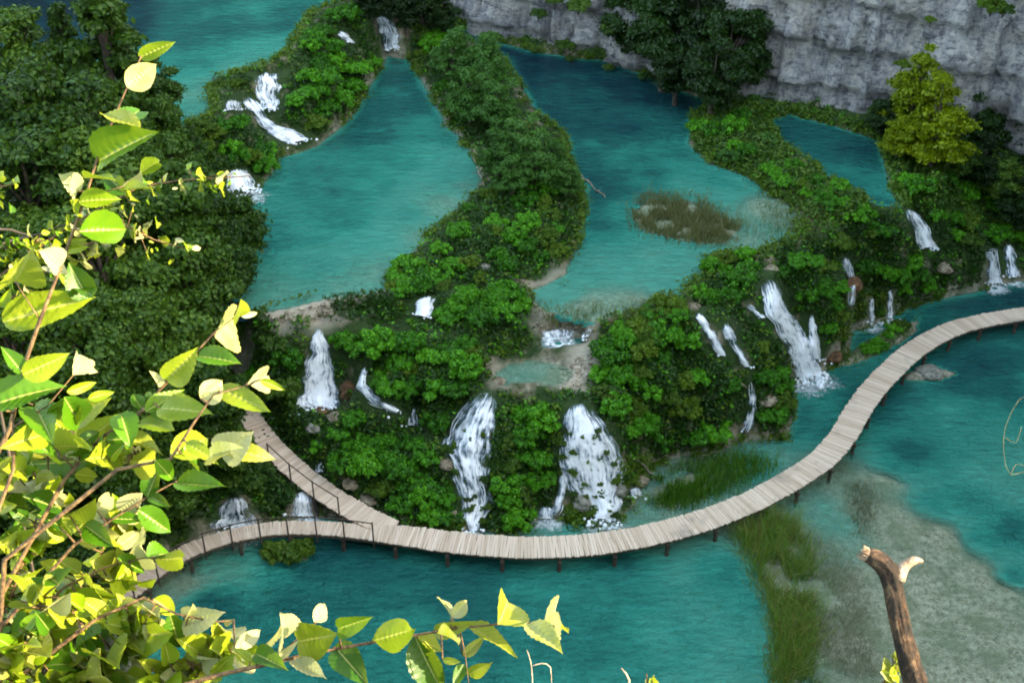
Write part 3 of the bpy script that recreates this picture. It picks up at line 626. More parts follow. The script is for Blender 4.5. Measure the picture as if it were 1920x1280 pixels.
def nearfall(px, py, m): return np.min(np.hypot(WFC[:, 0]-px, WFC[:, 1]-py)) < m
def scatter_shrubs(poly, n, r0, r1, protos, label, group, gap=.75, mfall=None, cat='shrub', name='shrub', sz=1):
    c = polyscatter(poly, n*14); P = hit(c[:, 0], c[:, 1]); k = 0
    for (px, py), p in zip(c, P):
        if k >= n: break
        r = random.uniform(r0, r1); dep = np.hypot(p[1], CAMZ-p[2]); rp = r*F/dep
        bx, by = px, py+rp*.15
        if ondeck(bx, by-rp*.3, 18+rp*.75) or nearfall(px, py-rp*.35, rp*.82+2): continue
        if any((p[0]-q[0])**2+(p[1]-q[1])**2 < (gap*(r+q[2])/2)**2 for q in placed): continue
        w_ = False
        for kk, w in world.items():
            if LV[kk] > p[2] and inpoly(p[0], p[1], w): w_ = True
        if w_: continue
        placed.append((p[0], p[1], r)); k += 1
        plantcopy(name, ('foliage', 'stem'), random.choice(SHO if random.random() < .1 else protos), (p[0], p[1], p[2]-.12*r), r, random.uniform(0, 6.28), label, cat, group, sz*random.uniform(.8, 1.15))
    return k
REG = [
 ([(928,790),(1000,778),(1040,790),(1050,810),(1045,860),(1050,940),(1000,955),(980,990),(910,992),(925,930),(920,860),(935,800)], 22, .55, .95, SH, 'bright green shrub on the mound between the two central cascades', 'shrubs between the central cascades'),
 ([(600,815),(650,775),(740,800),(820,845),(840,900),(855,985),(780,975),(700,935),(650,890),(600,850)], 26, .5, .85, SH, 'bright green shrub on the slope between the boardwalk and the blue white cascade', 'shrubs on the slope above the boardwalk'),
 ([(650,655),(760,640),(880,650),(895,690),(890,735),(850,775),(830,815),(790,790),(700,720),(690,680),(640,640)], 34, .55, .95, SH, 'dense green shrub on the barrier left of the little turquoise pool', 'shrubs on the left barrier'),
 ([(740,480),(860,540),(990,560),(970,600),(920,630),(880,620),(760,560),(735,540)], 24, .45, .85, SH, 'green shrub on the low ground behind the short white waterfall', 'shrubs behind the left barrier'),
 ([(1160,615),(1220,575),(1290,585),(1300,640),(1335,680),(1395,710),(1385,790),(1290,845),(1225,860),(1165,810),(1130,755),(1115,735),(1145,670)], 35, .5, .95, SH+SHO[:1], 'leafy green shrub on the broad spur right of the stepped cascade', 'shrubs on the broad spur'),
 ([(1420,650),(1460,670),(1485,720),(1488,790),(1450,815),(1420,800),(1425,740)], 8, .45, .8, SH, 'round green shrub at the tip of the spur by the lower lake', 'shrubs at the tip of the spur'),
 ([(1315,500),(1400,480),(1410,520),(1380,560),(1420,620),(1440,640),(1390,600),(1330,580),(1300,550)], 12, .4, .7, SH, 'green shrub above the two slim cascades', 'shrubs above the slim cascades'),
 ([(1460,500),(1520,490),(1580,540),(1590,600),(1560,640),(1535,600),(1500,560)], 13, .45, .8, SH, 'green shrub right of the brightest waterfall', 'shrubs right of the brightest waterfall'),
 ([(1600,400),(1680,420),(1730,480),(1740,540),(1690,560),(1620,520),(1600,480),(1560,470)], 20, .5, .85, SH, 'green shrub on top of the mossy curtain at right', 'shrubs above the mossy curtain'),
 ([(1300,240),(1340,190),(1420,190),(1470,260),(1440,300),(1380,310),(1310,290)], 12, .5, .8, SH+SHW, 'green shrub on the strip between the middle lake and the cliff pool', 'shrubs beside the cliff pool'),
 ([(1430,310),(1500,320),(1600,370),(1650,430),(1600,440),(1540,390),(1440,340)], 14, .45, .75, SH, 'low green shrub on the bank below the cliff pool', 'shrubs on the bank below the cliff pool'),
 ([(1665,300),(1750,310),(1860,370),(1920,420),(1920,470),(1830,500),(1760,470),(1720,390)], 19, .55, .95, SH+SHD[:1], 'dark green shrub on the steep right bank under the cliff', 'shrubs on the right bank'),
 ([(820,440),(880,380),(960,340),(1060,340),(1090,390),(1060,480),(980,520),(880,530),(820,500)], 25, .4, .75, SH+SHO, 'low green shrub on the wide end of the central ridge', 'shrubs on the central ridge'),
 ([(770,70),(860,80),(930,160),(960,240),(910,270),(850,230),(800,150)], 14, .5, .85, SH+SHW, 'green shrub on the narrow start of the central ridge', 'shrubs on the narrow ridge'),
 ([(560,100),(590,40),(660,25),(700,110),(690,150),(640,220),(590,245),(530,230),(540,180)], 26, .6, 1.0, SH, 'green shrub on the ridge between the upper and the left lake', 'shrubs on the upper ridge'),
 ([(400,230),(470,235),(510,280),(500,330),(450,320),(410,290)], 8, .6, .9, SH, 'green shrub on the small island below the upper falls', 'shrubs below the upper falls'),
 ([(410,150),(470,145),(470,165),(420,172)], 3, .35, .5, SHO, 'olive green shrub at the lip of the upper lake', 'shrubs at the lip of the upper lake'),
 ([(360,240),(400,230),(420,270),(380,280)], 4, .5, .8, SHO, 'yellowish olive shrub at the left shore below the upper lake', 'olive shrubs at the left shore'),
 ([(500,650),(570,650),(565,690),(550,740),(500,760),(470,700)], 10, .6, 1.0, SHD+SH[:1], 'dark green shrub left of the tall white waterfall', 'shrubs left of the tall waterfall'),
 ([(420,870),(520,880),(560,920),(530,970),(480,930),(400,940),(340,980),(340,900)], 9, .5, .85, SHD, 'shaded green shrub in the hollow behind the narrow boardwalk arm', 'shrubs behind the narrow boardwalk arm'),
 ([(1600,675),(1660,625),(1715,603),(1700,625),(1640,665)], 7, .3, .5, SH, 'low green shrub on the grassy strip beside the boardwalk bend', 'shrubs beside the boardwalk bend'),
 ([(505,1030),(545,1022),(590,1032),(575,1048),(520,1048)], 6, .6, .8, SHD, 'green shrub hanging over the water below the narrow boardwalk arm', 'shrubs below the narrow boardwalk arm'),
]
for r in REG: scatter_shrubs(*r)
# shrubs and small trees clinging to the cliff
for (px, py, r, pr) in [(1060,90,.7,SHD),(1010,30,.6,SHD),(1085,15,.8,SHD),(1040,8,.6,SHD),(1690,125,.5,SHO),(1860,15,.8,SHO),(1880,22,.6,SHD),(1640,215,.6,SHD),(1150,60,.7,SHD),(1120,100,.5,SHD),(1220,15,.8,SHD),(1745,40,.35,SHO)]:
    p = cliffpt(px, py)
    if p is not None: plantcopy('shrub', ('foliage', 'stem'), random.choice(pr), tuple(p-[0, 0, r*.3]), r, random.random()*6, 'small dark shrub growing out of the grey cliff face', 'shrub', 'shrubs on the cliff')
def basal(px, py):
    p = cliffpt(px, py); return p
for px in range(860, 1700, 70):
    py = np.interp(px, [790,1000,1200,1440,1640], [22,92,140,205,244])+3; p = PZ(px, py, 5.3)[0]
    r = random.uniform(.3, .55); plantcopy('shrub', ('foliage', 'stem'), random.choice(SHD), (p[0], p[1]-.2, 5.25), r, random.random()*6, 'low dark shrub at the waterline of the cliff', 'shrub', 'shrubs along the foot of the cliff')
# trees: crown centre px, radius px, protos, kind
def tree(cx, cy, r, protos, label, group, mid=1.45, back=0, sz=1.0, zmin=None):
    """the crown is centred on the given photograph point and stands on the ground below it"""
    d = rays(cx, cy)[0]; best = None
    # walk along the sight line until the crown centre is mid*radius above the ground
    for dep in np.arange(30, 100, .15):
        q = np.array([0, 0, CAMZ])+d*dep; R = r*dep/F; gz = float(height(np.array([q[0]]), np.array([q[1]]))[0])
        if zmin is not None: gz = max(gz, zmin)
        if q[2]-gz <= mid*R*sz: best = (q, R, gz); break
    if best is None: return
    q, R, gz = best
    plantcopy('tree', ('crown', 'trunk'), random.choice(protos), (q[0], q[1], gz), R*1.05, random.random()*6.28, label, 'tree', group, sz)
LF = 'dark leafy tree in the wood along the left bank'
for cx, cy, r in [(40,120,95),(90,230,110),(180,250,90),(285,160,55),(290,240,60),(60,370,120),(190,360,105),(310,330,70),(330,420,100),(430,430,75),(425,520,62),(350,540,95),(190,520,120),(60,530,110),(400,620,70),(300,670,105),(150,690,115),(30,680,95),(390,750,80),(250,800,110),(100,840,120),(330,900,70),(200,950,95),(40,990,105),(140,1080,80),(50,1170,90),(420,830,55),(240,620,80)]:
    tree(cx, cy, r, TR, LF, 'trees in the wood along the left bank')
tree(195, 70, 100, TS, 'tall dark tree rising above the wood at the edge of the upper lake', None, 2.0)
tree(130, 120, 60, TS, 'slender dark tree left of the tall one by the upper lake', None, 2.0)
for cx, cy, r in [(1190,40,60),(1250,70,75),(1310,60,80),(1370,90,75),(1270,130,50),(1340,145,60),(1410,120,45),(1160,10,50),(1290,10,70)]:
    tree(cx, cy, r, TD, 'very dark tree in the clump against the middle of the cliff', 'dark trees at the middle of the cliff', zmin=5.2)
for cx, cy, r in [(700,5,40),(760,18,42),(830,32,32),(790,-10,45)]:
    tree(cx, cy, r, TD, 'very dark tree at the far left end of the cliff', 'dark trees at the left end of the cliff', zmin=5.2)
def treeb(bx, by, r, protos, label, group, sz=1.0):
    p = hit(bx, by)[0]; R_ = r*np.hypot(p[1], CAMZ-p[2])/F
    plantcopy('tree', ('crown', 'trunk'), random.choice(protos), tuple(p), R_, random.random()*6.28, label, 'tree', group, sz)
treeb(1700, 268, 70, TY, 'tall yellow green tree in front of the cliff, its upper crown against grey rock', None, 1.15)
treeb(1738, 325, 84, TY, 'bushy yellow green tree standing before the taller one', None, 1.0)
treeb(1680, 300, 42, TY, 'small yellow green tree left of the bushy one', None, 1.0)
for bx, by, r in [(1800,300,52),(1845,305,58),(1890,330,62),(1925,380,66),(1870,400,50),(1785,350,42),(1830,370,48),(1935,300,70),(1900,440,48),(1850,262,58),(1905,262,56),(1650,262,34)]:
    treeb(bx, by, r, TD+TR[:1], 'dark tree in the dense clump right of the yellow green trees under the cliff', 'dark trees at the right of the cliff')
for cx, cy, r in [(850,110,48),(912,125,52),(880,185,52),(935,205,50),(905,160,45),(975,270,48),(935,290,48),(1000,310,52),(1035,300,36),(1060,340,36),(960,330,42)]:
    tree(cx, cy, r, TW, 'feathery grey green willow on the central ridge between the lakes', 'willows on the central ridge', 1.1)
# undergrowth: leaf carpet on all planted land ------------------------------
def carpet(name, polys, dens, mat, size, hgt, label, per=5):
    CC = []
    for pl in polys:
        a = np.array(pl, float); ar = .5*abs(np.dot(a[:, 0], np.roll(a[:, 1], 1))-np.dot(a[:, 1], np.roll(a[:, 0], 1)))
        c = polyscatter(pl, int(ar*dens)); P = hit(c[:, 0], c[:, 1])
        nf = np.array([nearfall(x, y, 5) for x, y in c]); P = P[~nf]
        pn = fbm(P[:, 0]*.5, P[:, 1]*.5, 3, 6); P = P[pn > -.5]
        ok = np.ones(len(P), bool)
        for k, w in world.items(): ok &= ~(inpoly(P[:, 0], P[:, 1], w) & (P[:, 2] < LV[k]-.05))
        CC.append(P[ok])
    C = np.concatenate(CC); C = np.repeat(C, per, 0); C = C+rng.normal(size=C.shape)*[.10, .10, 0]+np.stack([0*C[:, 0], 0*C[:, 0], rng.uniform(0, hgt, len(C))], 1)
    V, q = leafquads(C, unit(rng.normal(size=C.shape)*.6+[0, -.2, .9]), size)
    return tag(link(bpy.data.objects.new(name, mesh_np(name, V, q, mat))), label, 'undergrowth', kind='stuff')
polys = [r[0] for r in REG[:-2]]+[[(610,560),(730,548),(760,600),(620,600)],[(1440,460),(1560,450),(1600,500),(1470,510)],[(1600,520),(1740,540),(1760,560),(1640,600),(1595,600)],[(850,230),(1000,250),(1070,330),(960,350)],[(1740,500),(1840,500),(1840,530),(1760,555)],[(1400,640),(1490,660),(1490,700),(1420,720)],[(540,760),(620,790),(600,830),(530,830)]]
carpet('undergrowth', polys, .05, M_deep, .10, .28, 'low green undergrowth and ferns carpeting the tufa barriers')
carpet('forest_floor_plants', [[(300,550),(500,600),(560,780),(520,830),(440,900),(340,1000),(200,1050),(0,1100),(0,700)], [(0,100),(300,200),(420,300),(480,380),(500,560),(0,700)]], .03, M_forest, .14, .5, 'dark green undergrowth on the floor of the left wood')
carpet('moss_tufts', [[(1600,540),(1680,550),(1680,595),(1600,600)], [(1560,560),(1600,560),(1590,640),(1560,640)], [(1150,860),(1215,850),(1210,920),(1160,930)],[(840,950),(870,980),(860,1000),(840,990)],[(1050,940),(1110,960),(1090,985),(1040,975)]], .12, M_olive, .08, .15, 'olive moss tufts hanging on the wet tufa beside the cascades')
def wide_carpet():
    sandpx = [[(495,604),(505,575),(560,562),(720,530),(738,552),(650,584)], [(915,672),(985,664),(1015,618),(1125,595),(1125,700),(1090,738),(920,738)], [(990,530),(1065,500),(1075,520),(1010,575)], [(1420,528),(1415,505),(1440,495),(1458,505),(1450,525)], [(1285,590),(1300,560),(1340,555),(1325,595)]]
    n_ = 26000; px = rng.uniform(380, 1930, n_); py = rng.uniform(0, 1010, n_); P = hit(px, py)
    ix = np.clip(np.round(np.interp(P[:, 0], fx, np.arange(len(fx)))).astype(int), 0, len(fx)-1); iy = np.clip(np.round(np.interp(P[:, 1], fy, np.arange(len(fy)))).astype(int), 0, len(fy)-1)
    ok = (dland[iy, ix] > .05) & (nearsq[iy, ix] < 4.8) & (P[:, 1] < 92) & (P[:, 1] > 34)
    for pp in sandpx: ok &= ~inpoly(px, py, np.array(pp, float))
    ok &= fbm(P[:, 0]*.9, P[:, 1]*.9, 3, 5) > -.38
    ids = np.where(ok)[0]; ids = [i for i in ids if not nearfall(px[i], py[i], 9) and not ondeck(px[i], py[i], 18)]
    P = P[ids]
    for nm, mat, sel, hg, lab in (('low_plants', M_shrub, slice(0, None, 7), .25, 'bright low leafy plants between the shrubs on the tufa barriers'), ('low_plants', M_olive, slice(1, None, 7), .25, 'olive low plants between the shrubs on the tufa barriers'), ('low_plants', M_deep, slice(3, None, 2), .22, 'shade darkened low plants between the shrubs on the tufa barriers')):
        C = np.repeat(P[sel], 7, 0); C = C+rng.normal(size=C.shape)*[.13, .13, 0]+np.stack([0*C[:, 0], 0*C[:, 0], rng.uniform(0, hg, len(C))], 1)
        V, q = leafquads(C, unit(rng.normal(size=C.shape)*.6+[0, -.3, .8]), .11)
        tag(link(bpy.data.objects.new(nm, mesh_np(nm, V, q, mat))), lab, 'low plants', kind='stuff')
wide_carpet()
def shore_plants():
    CC = []
    for k, w in world.items():
        z = LV[k]
        for i in range(len(w)):
            a, b = w[i], w[(i+1) % len(w)]; m_ = (a+b)/2
            d_ = m_-0; inview = 24 < m_[1] < 92 and abs(m_[0]) < m_[1]*.5
            if not inview or (k == 'L0' and m_[1] < 34): continue
            n_ = int(np.linalg.norm(b-a)*26); t = rng.random((n_, 1)); q = a+(b-a)*t+rng.normal(size=(n_, 2))*.22
            keep = (fbm(q[:, 0]*.6, q[:, 1]*.6, 3, 4) > -.12) & (np.abs(height(q[:, 0], q[:, 1])-z) < .5); q = q[keep]
            if len(q): CC.append(np.column_stack([q, np.maximum(height(q[:, 0], q[:, 1]), z)]))
    P = np.concatenate(CC); u_ = (P-[0, 0, CAMZ]); f_ = u_@np.array([0, cp, -sp]); px = 960+F*u_[:, 0]/f_; py = 640-F*(u_@np.array([0, sp, cp]))/f_
    sandpx = [[(495,610),(505,575),(560,562),(720,530),(740,556),(650,595)], [(920,725),(925,690),(955,690),(955,725)], [(990,530),(1065,500),(1075,520),(1010,575)], [(915,672),(985,664),(1015,616),(1125,600),(1125,700),(1090,735),(920,735)]]
    ok = np.array([not nearfall(x, y, 9) and not any(inpoly(x, y, np.array(pp)) for pp in sandpx) for x, y in zip(px, py)]); P = P[ok]
    C = np.repeat(P, 7, 0); C = C+rng.normal(size=C.shape)*[.12, .12, 0]+np.stack([0*C[:, 0], 0*C[:, 0], rng.uniform(0, .3, len(C))], 1)
    V, q = leafquads(C, unit(rng.normal(size=C.shape)*.7+[0, -.2, .8]), .10)
    tag(link(bpy.data.objects.new('shore_plants', mesh_np('shore_plants', V, q, M_olive))), 'low olive green plants and moss fringing the shores of the pools', 'shore plants', kind='stuff')
shore_plants()
carpet('undergrowth', [[(1430,195),(1500,205),(1650,240),(1650,262),(1560,236),(1480,212),(1440,222)], [(1640,250),(1800,290),(1920,340),(1920,420),(1700,400),(1660,320)], [(760,30),(830,50),(1000,95),(940,80),(870,60),(800,100)],[(1290,200),(1440,200),(1480,300),(1640,380),(1560,440),(1400,330),(1300,290)]], .06, M_forest, .12, .35, 'dark green undergrowth along the foot of the cliff')
# reeds --------------------------------------------------------------------
def reeds(name, polys, n, mat, h0, h1, w, label, lean=.25, z=0.0, gap=-.3):
    a = np.vstack([polyscatter(p, n) for p in polys]); a = a+rng.normal(size=a.shape)*[12, 8]; P = hit(a[:, 0], a[:, 1], z-.12); n = len(P)
    k = fbm(P[:, 0]*1.1, P[:, 1]*1.1, 3, 2) > gap; P = P[k]; n = len(P)
    hh = rng.uniform(h0, h1, n); an = rng.uniform(0, 6.28, n); ln = rng.normal(size=(n, 2))*lean*hh[:, None]
    d = np.stack([np.cos(an), np.sin(an), 0*an], 1)*w*rng.uniform(.6, 1.3, n)[:, None]
    mid = P+np.stack([ln[:, 0]*.35, ln[:, 1]*.35, hh*.6], 1); top = P+np.stack([ln[:, 0], ln[:, 1], hh], 1)
    V = np.stack([P-d, P+d, mid+d*.7, mid-d*.7, top+d*.1, top-d*.1], 1).reshape(-1, 3); b = np.arange(n)[:, None]*6
    q = np.concatenate([b+[0, 1, 2, 3], b+[3, 2, 4, 5]])
    return tag(link(bpy.data.objects.new(name, mesh_np(name, V, q, mat))), label, 'reeds', kind='stuff')
reeds('sedge', [ISL[0][1]], 6500, M_reedbrown, .2, .55, .018, 'brownish green sedge bed standing in the middle lake', .35, 5.2)
reeds('sedge', [[(1400,325),(1480,355),(1570,405),(1550,450),(1450,462),(1400,440),(1440,400)]], 1500, M_reedbrown, .12, .4, .018, 'thin brown sedge in the shallows right of the sedge bed', .5, 5.2)
reeds('sedge', [[(1000,570),(1060,585),(1160,585),(1240,560),(1300,560),(1280,585),(1180,605),(1100,625),(1010,600)]], 1500, M_reedbrown, .12, .4, .018, 'brown sedge along the lip of the middle lake above the little pool', .5, 5.2)
reeds('reeds', [[(1222,905),(1300,872),(1385,855),(1460,875),(1385,915),(1280,955),(1222,950)]], 4200, M_reed, .25, .7, .016, 'green and brown reeds behind the right part of the long boardwalk', .3)
reeds('reeds', [[(1375,1000),(1430,962),(1500,985),(1520,1080),(1530,1300),(1450,1300),(1440,1150),(1400,1050)]], 7500, M_reed, .35, 1.15, .011, 'tall green reeds in a belt in front of the long boardwalk', .45, gap=-.3)
reeds('reeds', [[(1500,985),(1560,1020),(1610,1060),(1650,1300),(1530,1300),(1515,1080)]], 3600, M_reedpale, .15, .5, .008, 'sparse pale reeds on the shallow flat behind the broken branch', .7)
reeds('reeds', [[(1565,880),(1610,900),(1640,930),(1620,1010),(1600,1000),(1590,930)]], 900, M_reedpale, .15, .5, .014, 'small tuft of pale reeds at the near corner of the shallow flat', .5)
reeds('grass_strip', [ISL[1][1]], 900, M_reed, .12, .3, .02, 'green grass on the low strip beside the boardwalk bend', .4)
# submerged weeds / tufa nodules on the shallow flat
def blobs(name, polys, n, mat, r0, r1, label, cat, z=0.0):
    a = np.vstack([polyscatter(p, n) for p in polys]); P = hit(a[:, 0], a[:, 1]); mb = MB()
    for p in P:
        r = random.uniform(r0, r1); vs = []; rz = random.random()*6
        e = random.uniform(.6, 1.4)
        for (zz, q) in ((-.5, .9), (.1, 1), (.45, .6)):
            for k in range(7):
                an = rz+k*2*math.pi/7; j = random.uniform(.75, 1.2); vs.append(p+np.array([math.cos(an)*q*j*e, math.sin(an)*q*j/e, zz*.45])*r)
        vs.append(p+np.array([0, 0, r*.3])); fs = [(L*7+k, L*7+(k+1) % 7, (L+1)*7+(k+1) % 7, (L+1)*7+k) for L in (0, 1) for k in range(7)]+[(14+k, 14+(k+1) % 7, 21) for k in range(7)]
        mb.add(vs, fs)
    return tag(mb.build(name, mat, None, True), label, cat, kind='stuff')
def stonemat(name, c1, c2, c3):
    m, nt = M(name); g = geo(nt); n = noise(nt, 5, 6, g.outputs['Position'], .65); f = math_(nt, 'ADD', n.outputs[0], math_(nt, 'MULTIPLY', math_(nt, 'SUBTRACT', g.outputs['Random Per Island'], .5), .2))
    p = N(nt, 'ShaderNodeBsdfPrincipled'); nt.links.new(ramp(nt, [(.3, c1), (.5, c2), (.7, c3)], f).outputs[0], p.inputs['Base Color']); p.inputs['Roughness'].default_value = .8
    nt.links.new(bump(nt, n.outputs[0], .8, .08), p.inputs['Normal']); out(nt, p.outputs[0]); return m
M_tufa = stonemat('tufa_stone', (.12, .085, .05), (.3, .24, .16), (.55, .48, .36))
M_rust = stonemat('rust_stone', (.05, .025, .01), (.16, .07, .025), (.28, .15, .06))
M_grey = stonemat('grey_stone', (.10, .10, .08), (.24, .23, .18), (.4, .38, .3))
blobs('pebbles', [[(1580,890),(1650,910),(1760,985),(1850,1055),(1930,1150),(1930,1280),(1650,1280),(1600,1080),(1600,960)]], 60, M_grey, .03, .09, 'tufa nodules scattered over the shallow flat', 'pebbles')
blobs('pebbles', [[(1050,690),(1110,655),(1110,690),(1080,730),(1050,725)], [(1000,605),(1110,600),(1115,620),(1010,620)], [(500,600),(560,575),(715,545),(720,560),(560,605)], [(1000,575),(1060,520),(1070,510),(1065,530),(1010,580)]], 130, M_tufa, .04, .13, 'pale tufa rubble on the rims of the pools', 'pebbles')
def rock(px, py, r, mat, label, flat=.7, lift=0):
    p = surf(px, py)[0]; bm = __import__('bmesh').new(); __import__('bmesh').ops.create_icosphere(bm, subdivisions=4, radius=1)
    o1 = random.random()*50
    for v in bm.verts:
        c = v.co; k = 1+.35*float(fbm(np.array([c.x*1.4+o1]), np.array([c.y*1.4+c.z*1.7]), 4, 3)[0]); v.co = Vector((c.x*k*r, c.y*k*r, c.z*k*r*flat))
    me = bpy.data.meshes.new('rock'); bm.to_mesh(me); bm.free(); me.materials.append(mat); me.polygons.foreach_set("use_smooth", [True]*len(me.polygons))
    o = link(bpy.data.objects.new('rock', me)); o.location = (p[0], p[1], p[2]+lift); o.rotation_euler[2] = random.random()*6
    return tag(o, label, 'rock')
def log_(a, b, r, z0, label):
    P = surf([a[0], b[0]], [a[1], b[1]]); P[:, 2] += r+z0; n_ = 9; t = np.linspace(0, 1, n_)[:, None]; C_ = P[0]*(1-t)+P[1]*t; C_[1:-1] += rng.normal(size=(n_-2, 3))*.04
    top = empty('fallen_trunk', tuple(P[0])); tag(top, label, 'fallen trunk'); mb = MB(); mb.tube(C_-P[0], list(np.linspace(r, r*.4, n_)), 8, .12); mb.build('trunk', M_log2, top, True)
    for k in (3, 5, 6):
        e = C_[k]+np.array([random.uniform(-.4, .4), random.uniform(-.3, .3), random.uniform(.1, .35)]); mb = MB(); mb.tube([C_[k]-P[0], (C_[k]+e)/2-P[0]+[0, 0, .03], e-P[0]], [r*.4, r*.25, r*.1], 5, .1); mb.build('branch_stub', M_log2, top)
M_log2 = barkmat('dead_wood', (.12, .09, .06), (.42, .35, .26), 14)
log_((1180,858), (1226,898), .07, .1, 'pale fallen trunk sloping down right of the stepped cascade')
log_((886,292), (908,352), .06, .05, 'pale dead trunk on the shore under the willows')
log_((1400,735), (1352,705), .06, .15, 'dead trunk lying across the shrubby spur')
log_((1090,330), (1135,372), .06, -.03, 'dead trunk reaching into the middle lake from the central ridge')
log_((1560,398), (1490,372), .05, .02, 'grey dead trunk on the bank right of the sedge bed')
log_((1310,862), (1372,838), .05, .02, 'thin dead trunk at the waterline below the broad spur')
rock(1562, 668, .42, M_rust, 'orange brown rock in the lower lake at the foot of the brightest waterfall', .6)
rock(655, 733, .42, M_rust, 'rusty rock between the tall white waterfall and the thin bluish one', 1.0)
rock(600, 775, .40, M_rust, 'rusty boulder under the tall white waterfall', .6)
rock(628, 782, .33, M_tufa, 'beige boulder right of the rusty boulder under the tall waterfall', .7)
rock(590, 800, .4, M_grey, 'grey mossy slab below the rusty boulder', .5)
rock(660, 905, .38, M_tufa, 'beige rock at the upper edge of the climbing boardwalk', .6)
rock(690, 935, .4, M_tufa, 'beige rock below the other one at the edge of the boardwalk', .5)
rock(838, 870, .32, M_tufa, 'pale rock at the left edge of the blue white cascade', .7)
rock(845, 965, .32, M_tufa, 'brown rock at the foot of the blue white cascade', .8)
rock(895, 485, .3, M_tufa, 'flat whitish rock among shrubs of the central ridge', .4)
rock(910, 500, .3, M_grey, 'darker rock beside the flat whitish rock on the central ridge', .5)
rock(900, 285, .38, M_tufa, 'pale rock at the lake edge under the willows', .6)
rock(1745, 697, .62, M_grey, 'low mossy rock bank in the water beside the boardwalk bend', .22)
rock(1200, 900, .35, M_tufa, 'ochre rock right of the stepped cascade', .6)
rock(1090, 945, .42, M_grey, 'mossy rock splitting the foot of the stepped cascade', 1.0)
rock(1160, 920, .35, M_grey, 'mossy rock at the right foot of the stepped cascade', 1.0)
rock(1445, 505, .4, M_tufa, 'whitish rock above the brightest waterfall', .4)
rock(1600, 535, .4, M_rust, 'brown rock under the pale veil of water', 1.0)
rock(1770, 500, .5, M_tufa, 'beige rock on the right bank below the stepped fall', .5)
rock(1440, 750, .4, M_tufa, 'brown rock in the gully of the spur', .6)
rock(1300, 575, .35, M_tufa, 'beige rock at the head of the slim cascades', .4)
rock(935, 715, .3, M_tufa, 'cream rock at the left rim of the small pale pool', .5)
for k in range(70):
    big = k % 3 > 0; t = random.uniform(.25, .98); a = polyline_at(WF[4 if big else 3][0], np.array([t]))[0]; b = polyline_at(WF[4 if big else 3][1], np.array([t]))[0]; u_ = random.choice((random.uniform(-.1, .25), random.uniform(.2, .8), random.uniform(.75, 1.1)))
    p = hit(*(a*(1-u_)+b*u_))[0]; r_ = random.uniform(.10, .24)
    plantcopy('moss_clump', ('foliage', 'stem'), random.choice(SHO+SHD), (p[0], p[1]-.1, p[2]+.06), r_, random.random()*6, 'small mossy clump poking out of the broad stepped cascade' if big else 'small mossy clump poking out of the long blue white cascade', 'moss', 'mossy clumps in the stepped cascade' if big else 'mossy clumps in the blue white cascade')
# ------------------------------------------------------------------ foreground leaves
m, nt = M('big_leaf'); uvn = N(nt, 'ShaderNodeUVMap'); sx = N(nt, 'ShaderNodeSeparateXYZ'); nt.links.new(uvn.outputs[0], sx.inputs[0]); g = geo(nt)
u, v = sx.outputs[0], sx.outputs[1]; av = math_(nt, 'ABSOLUTE', v)
ph = math_(nt, 'SUBTRACT', math_(nt, 'MULTIPLY', u, 9), math_(nt, 'MULTIPLY', av, 2.2)); sn = math_(nt, 'ABSOLUTE', math_(nt, 'SINE', math_(nt, 'MULTIPLY', ph, 3.1416)))
vein = ramp(nt, [(0, (1, 1, 1)), (.28, (0, 0, 0))], sn).outputs[0]; mid = ramp(nt, [(0, (1, 1, 1)), (.07, (0, 0, 0))], av).outputs[0]
tint = attr(nt, 'tint'); nn = noise(nt, 30, 3, g.outputs['Position'])
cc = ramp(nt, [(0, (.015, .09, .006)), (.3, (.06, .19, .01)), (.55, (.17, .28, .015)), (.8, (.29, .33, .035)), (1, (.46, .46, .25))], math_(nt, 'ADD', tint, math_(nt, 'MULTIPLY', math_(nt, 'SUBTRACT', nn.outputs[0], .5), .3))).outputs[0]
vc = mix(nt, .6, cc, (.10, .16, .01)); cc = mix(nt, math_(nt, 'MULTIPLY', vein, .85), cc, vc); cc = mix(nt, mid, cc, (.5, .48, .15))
p = N(nt, 'ShaderNodeBsdfPrincipled'); nt.links.new(cc, p.inputs['Base Color']); p.inputs['Roughness'].default_value = .42; p.inputs['Specular IOR Level'].default_value = .35
t = N(nt, 'ShaderNodeBsdfTranslucent'); nt.links.new(mix(nt, .5, cc, (.20, .27, .03)), t.inputs[0]); s = N(nt, 'ShaderNodeMixShader'); s.inputs[0].default_value = .42
nt.links.new(p.outputs[0], s.inputs[1]); nt.links.new(t.outputs[0], s.inputs[2]); out(nt, s.outputs[0]); M_leaf = m
SUN_EL, SUN_AZ = math.radians(22), math.radians(-9)   # azimuth measured from +x towards +y
sundir = np.array([math.cos(SUN_EL)*math.cos(SUN_AZ), math.cos(SUN_EL)*math.sin(SUN_AZ), math.sin(SUN_EL)])
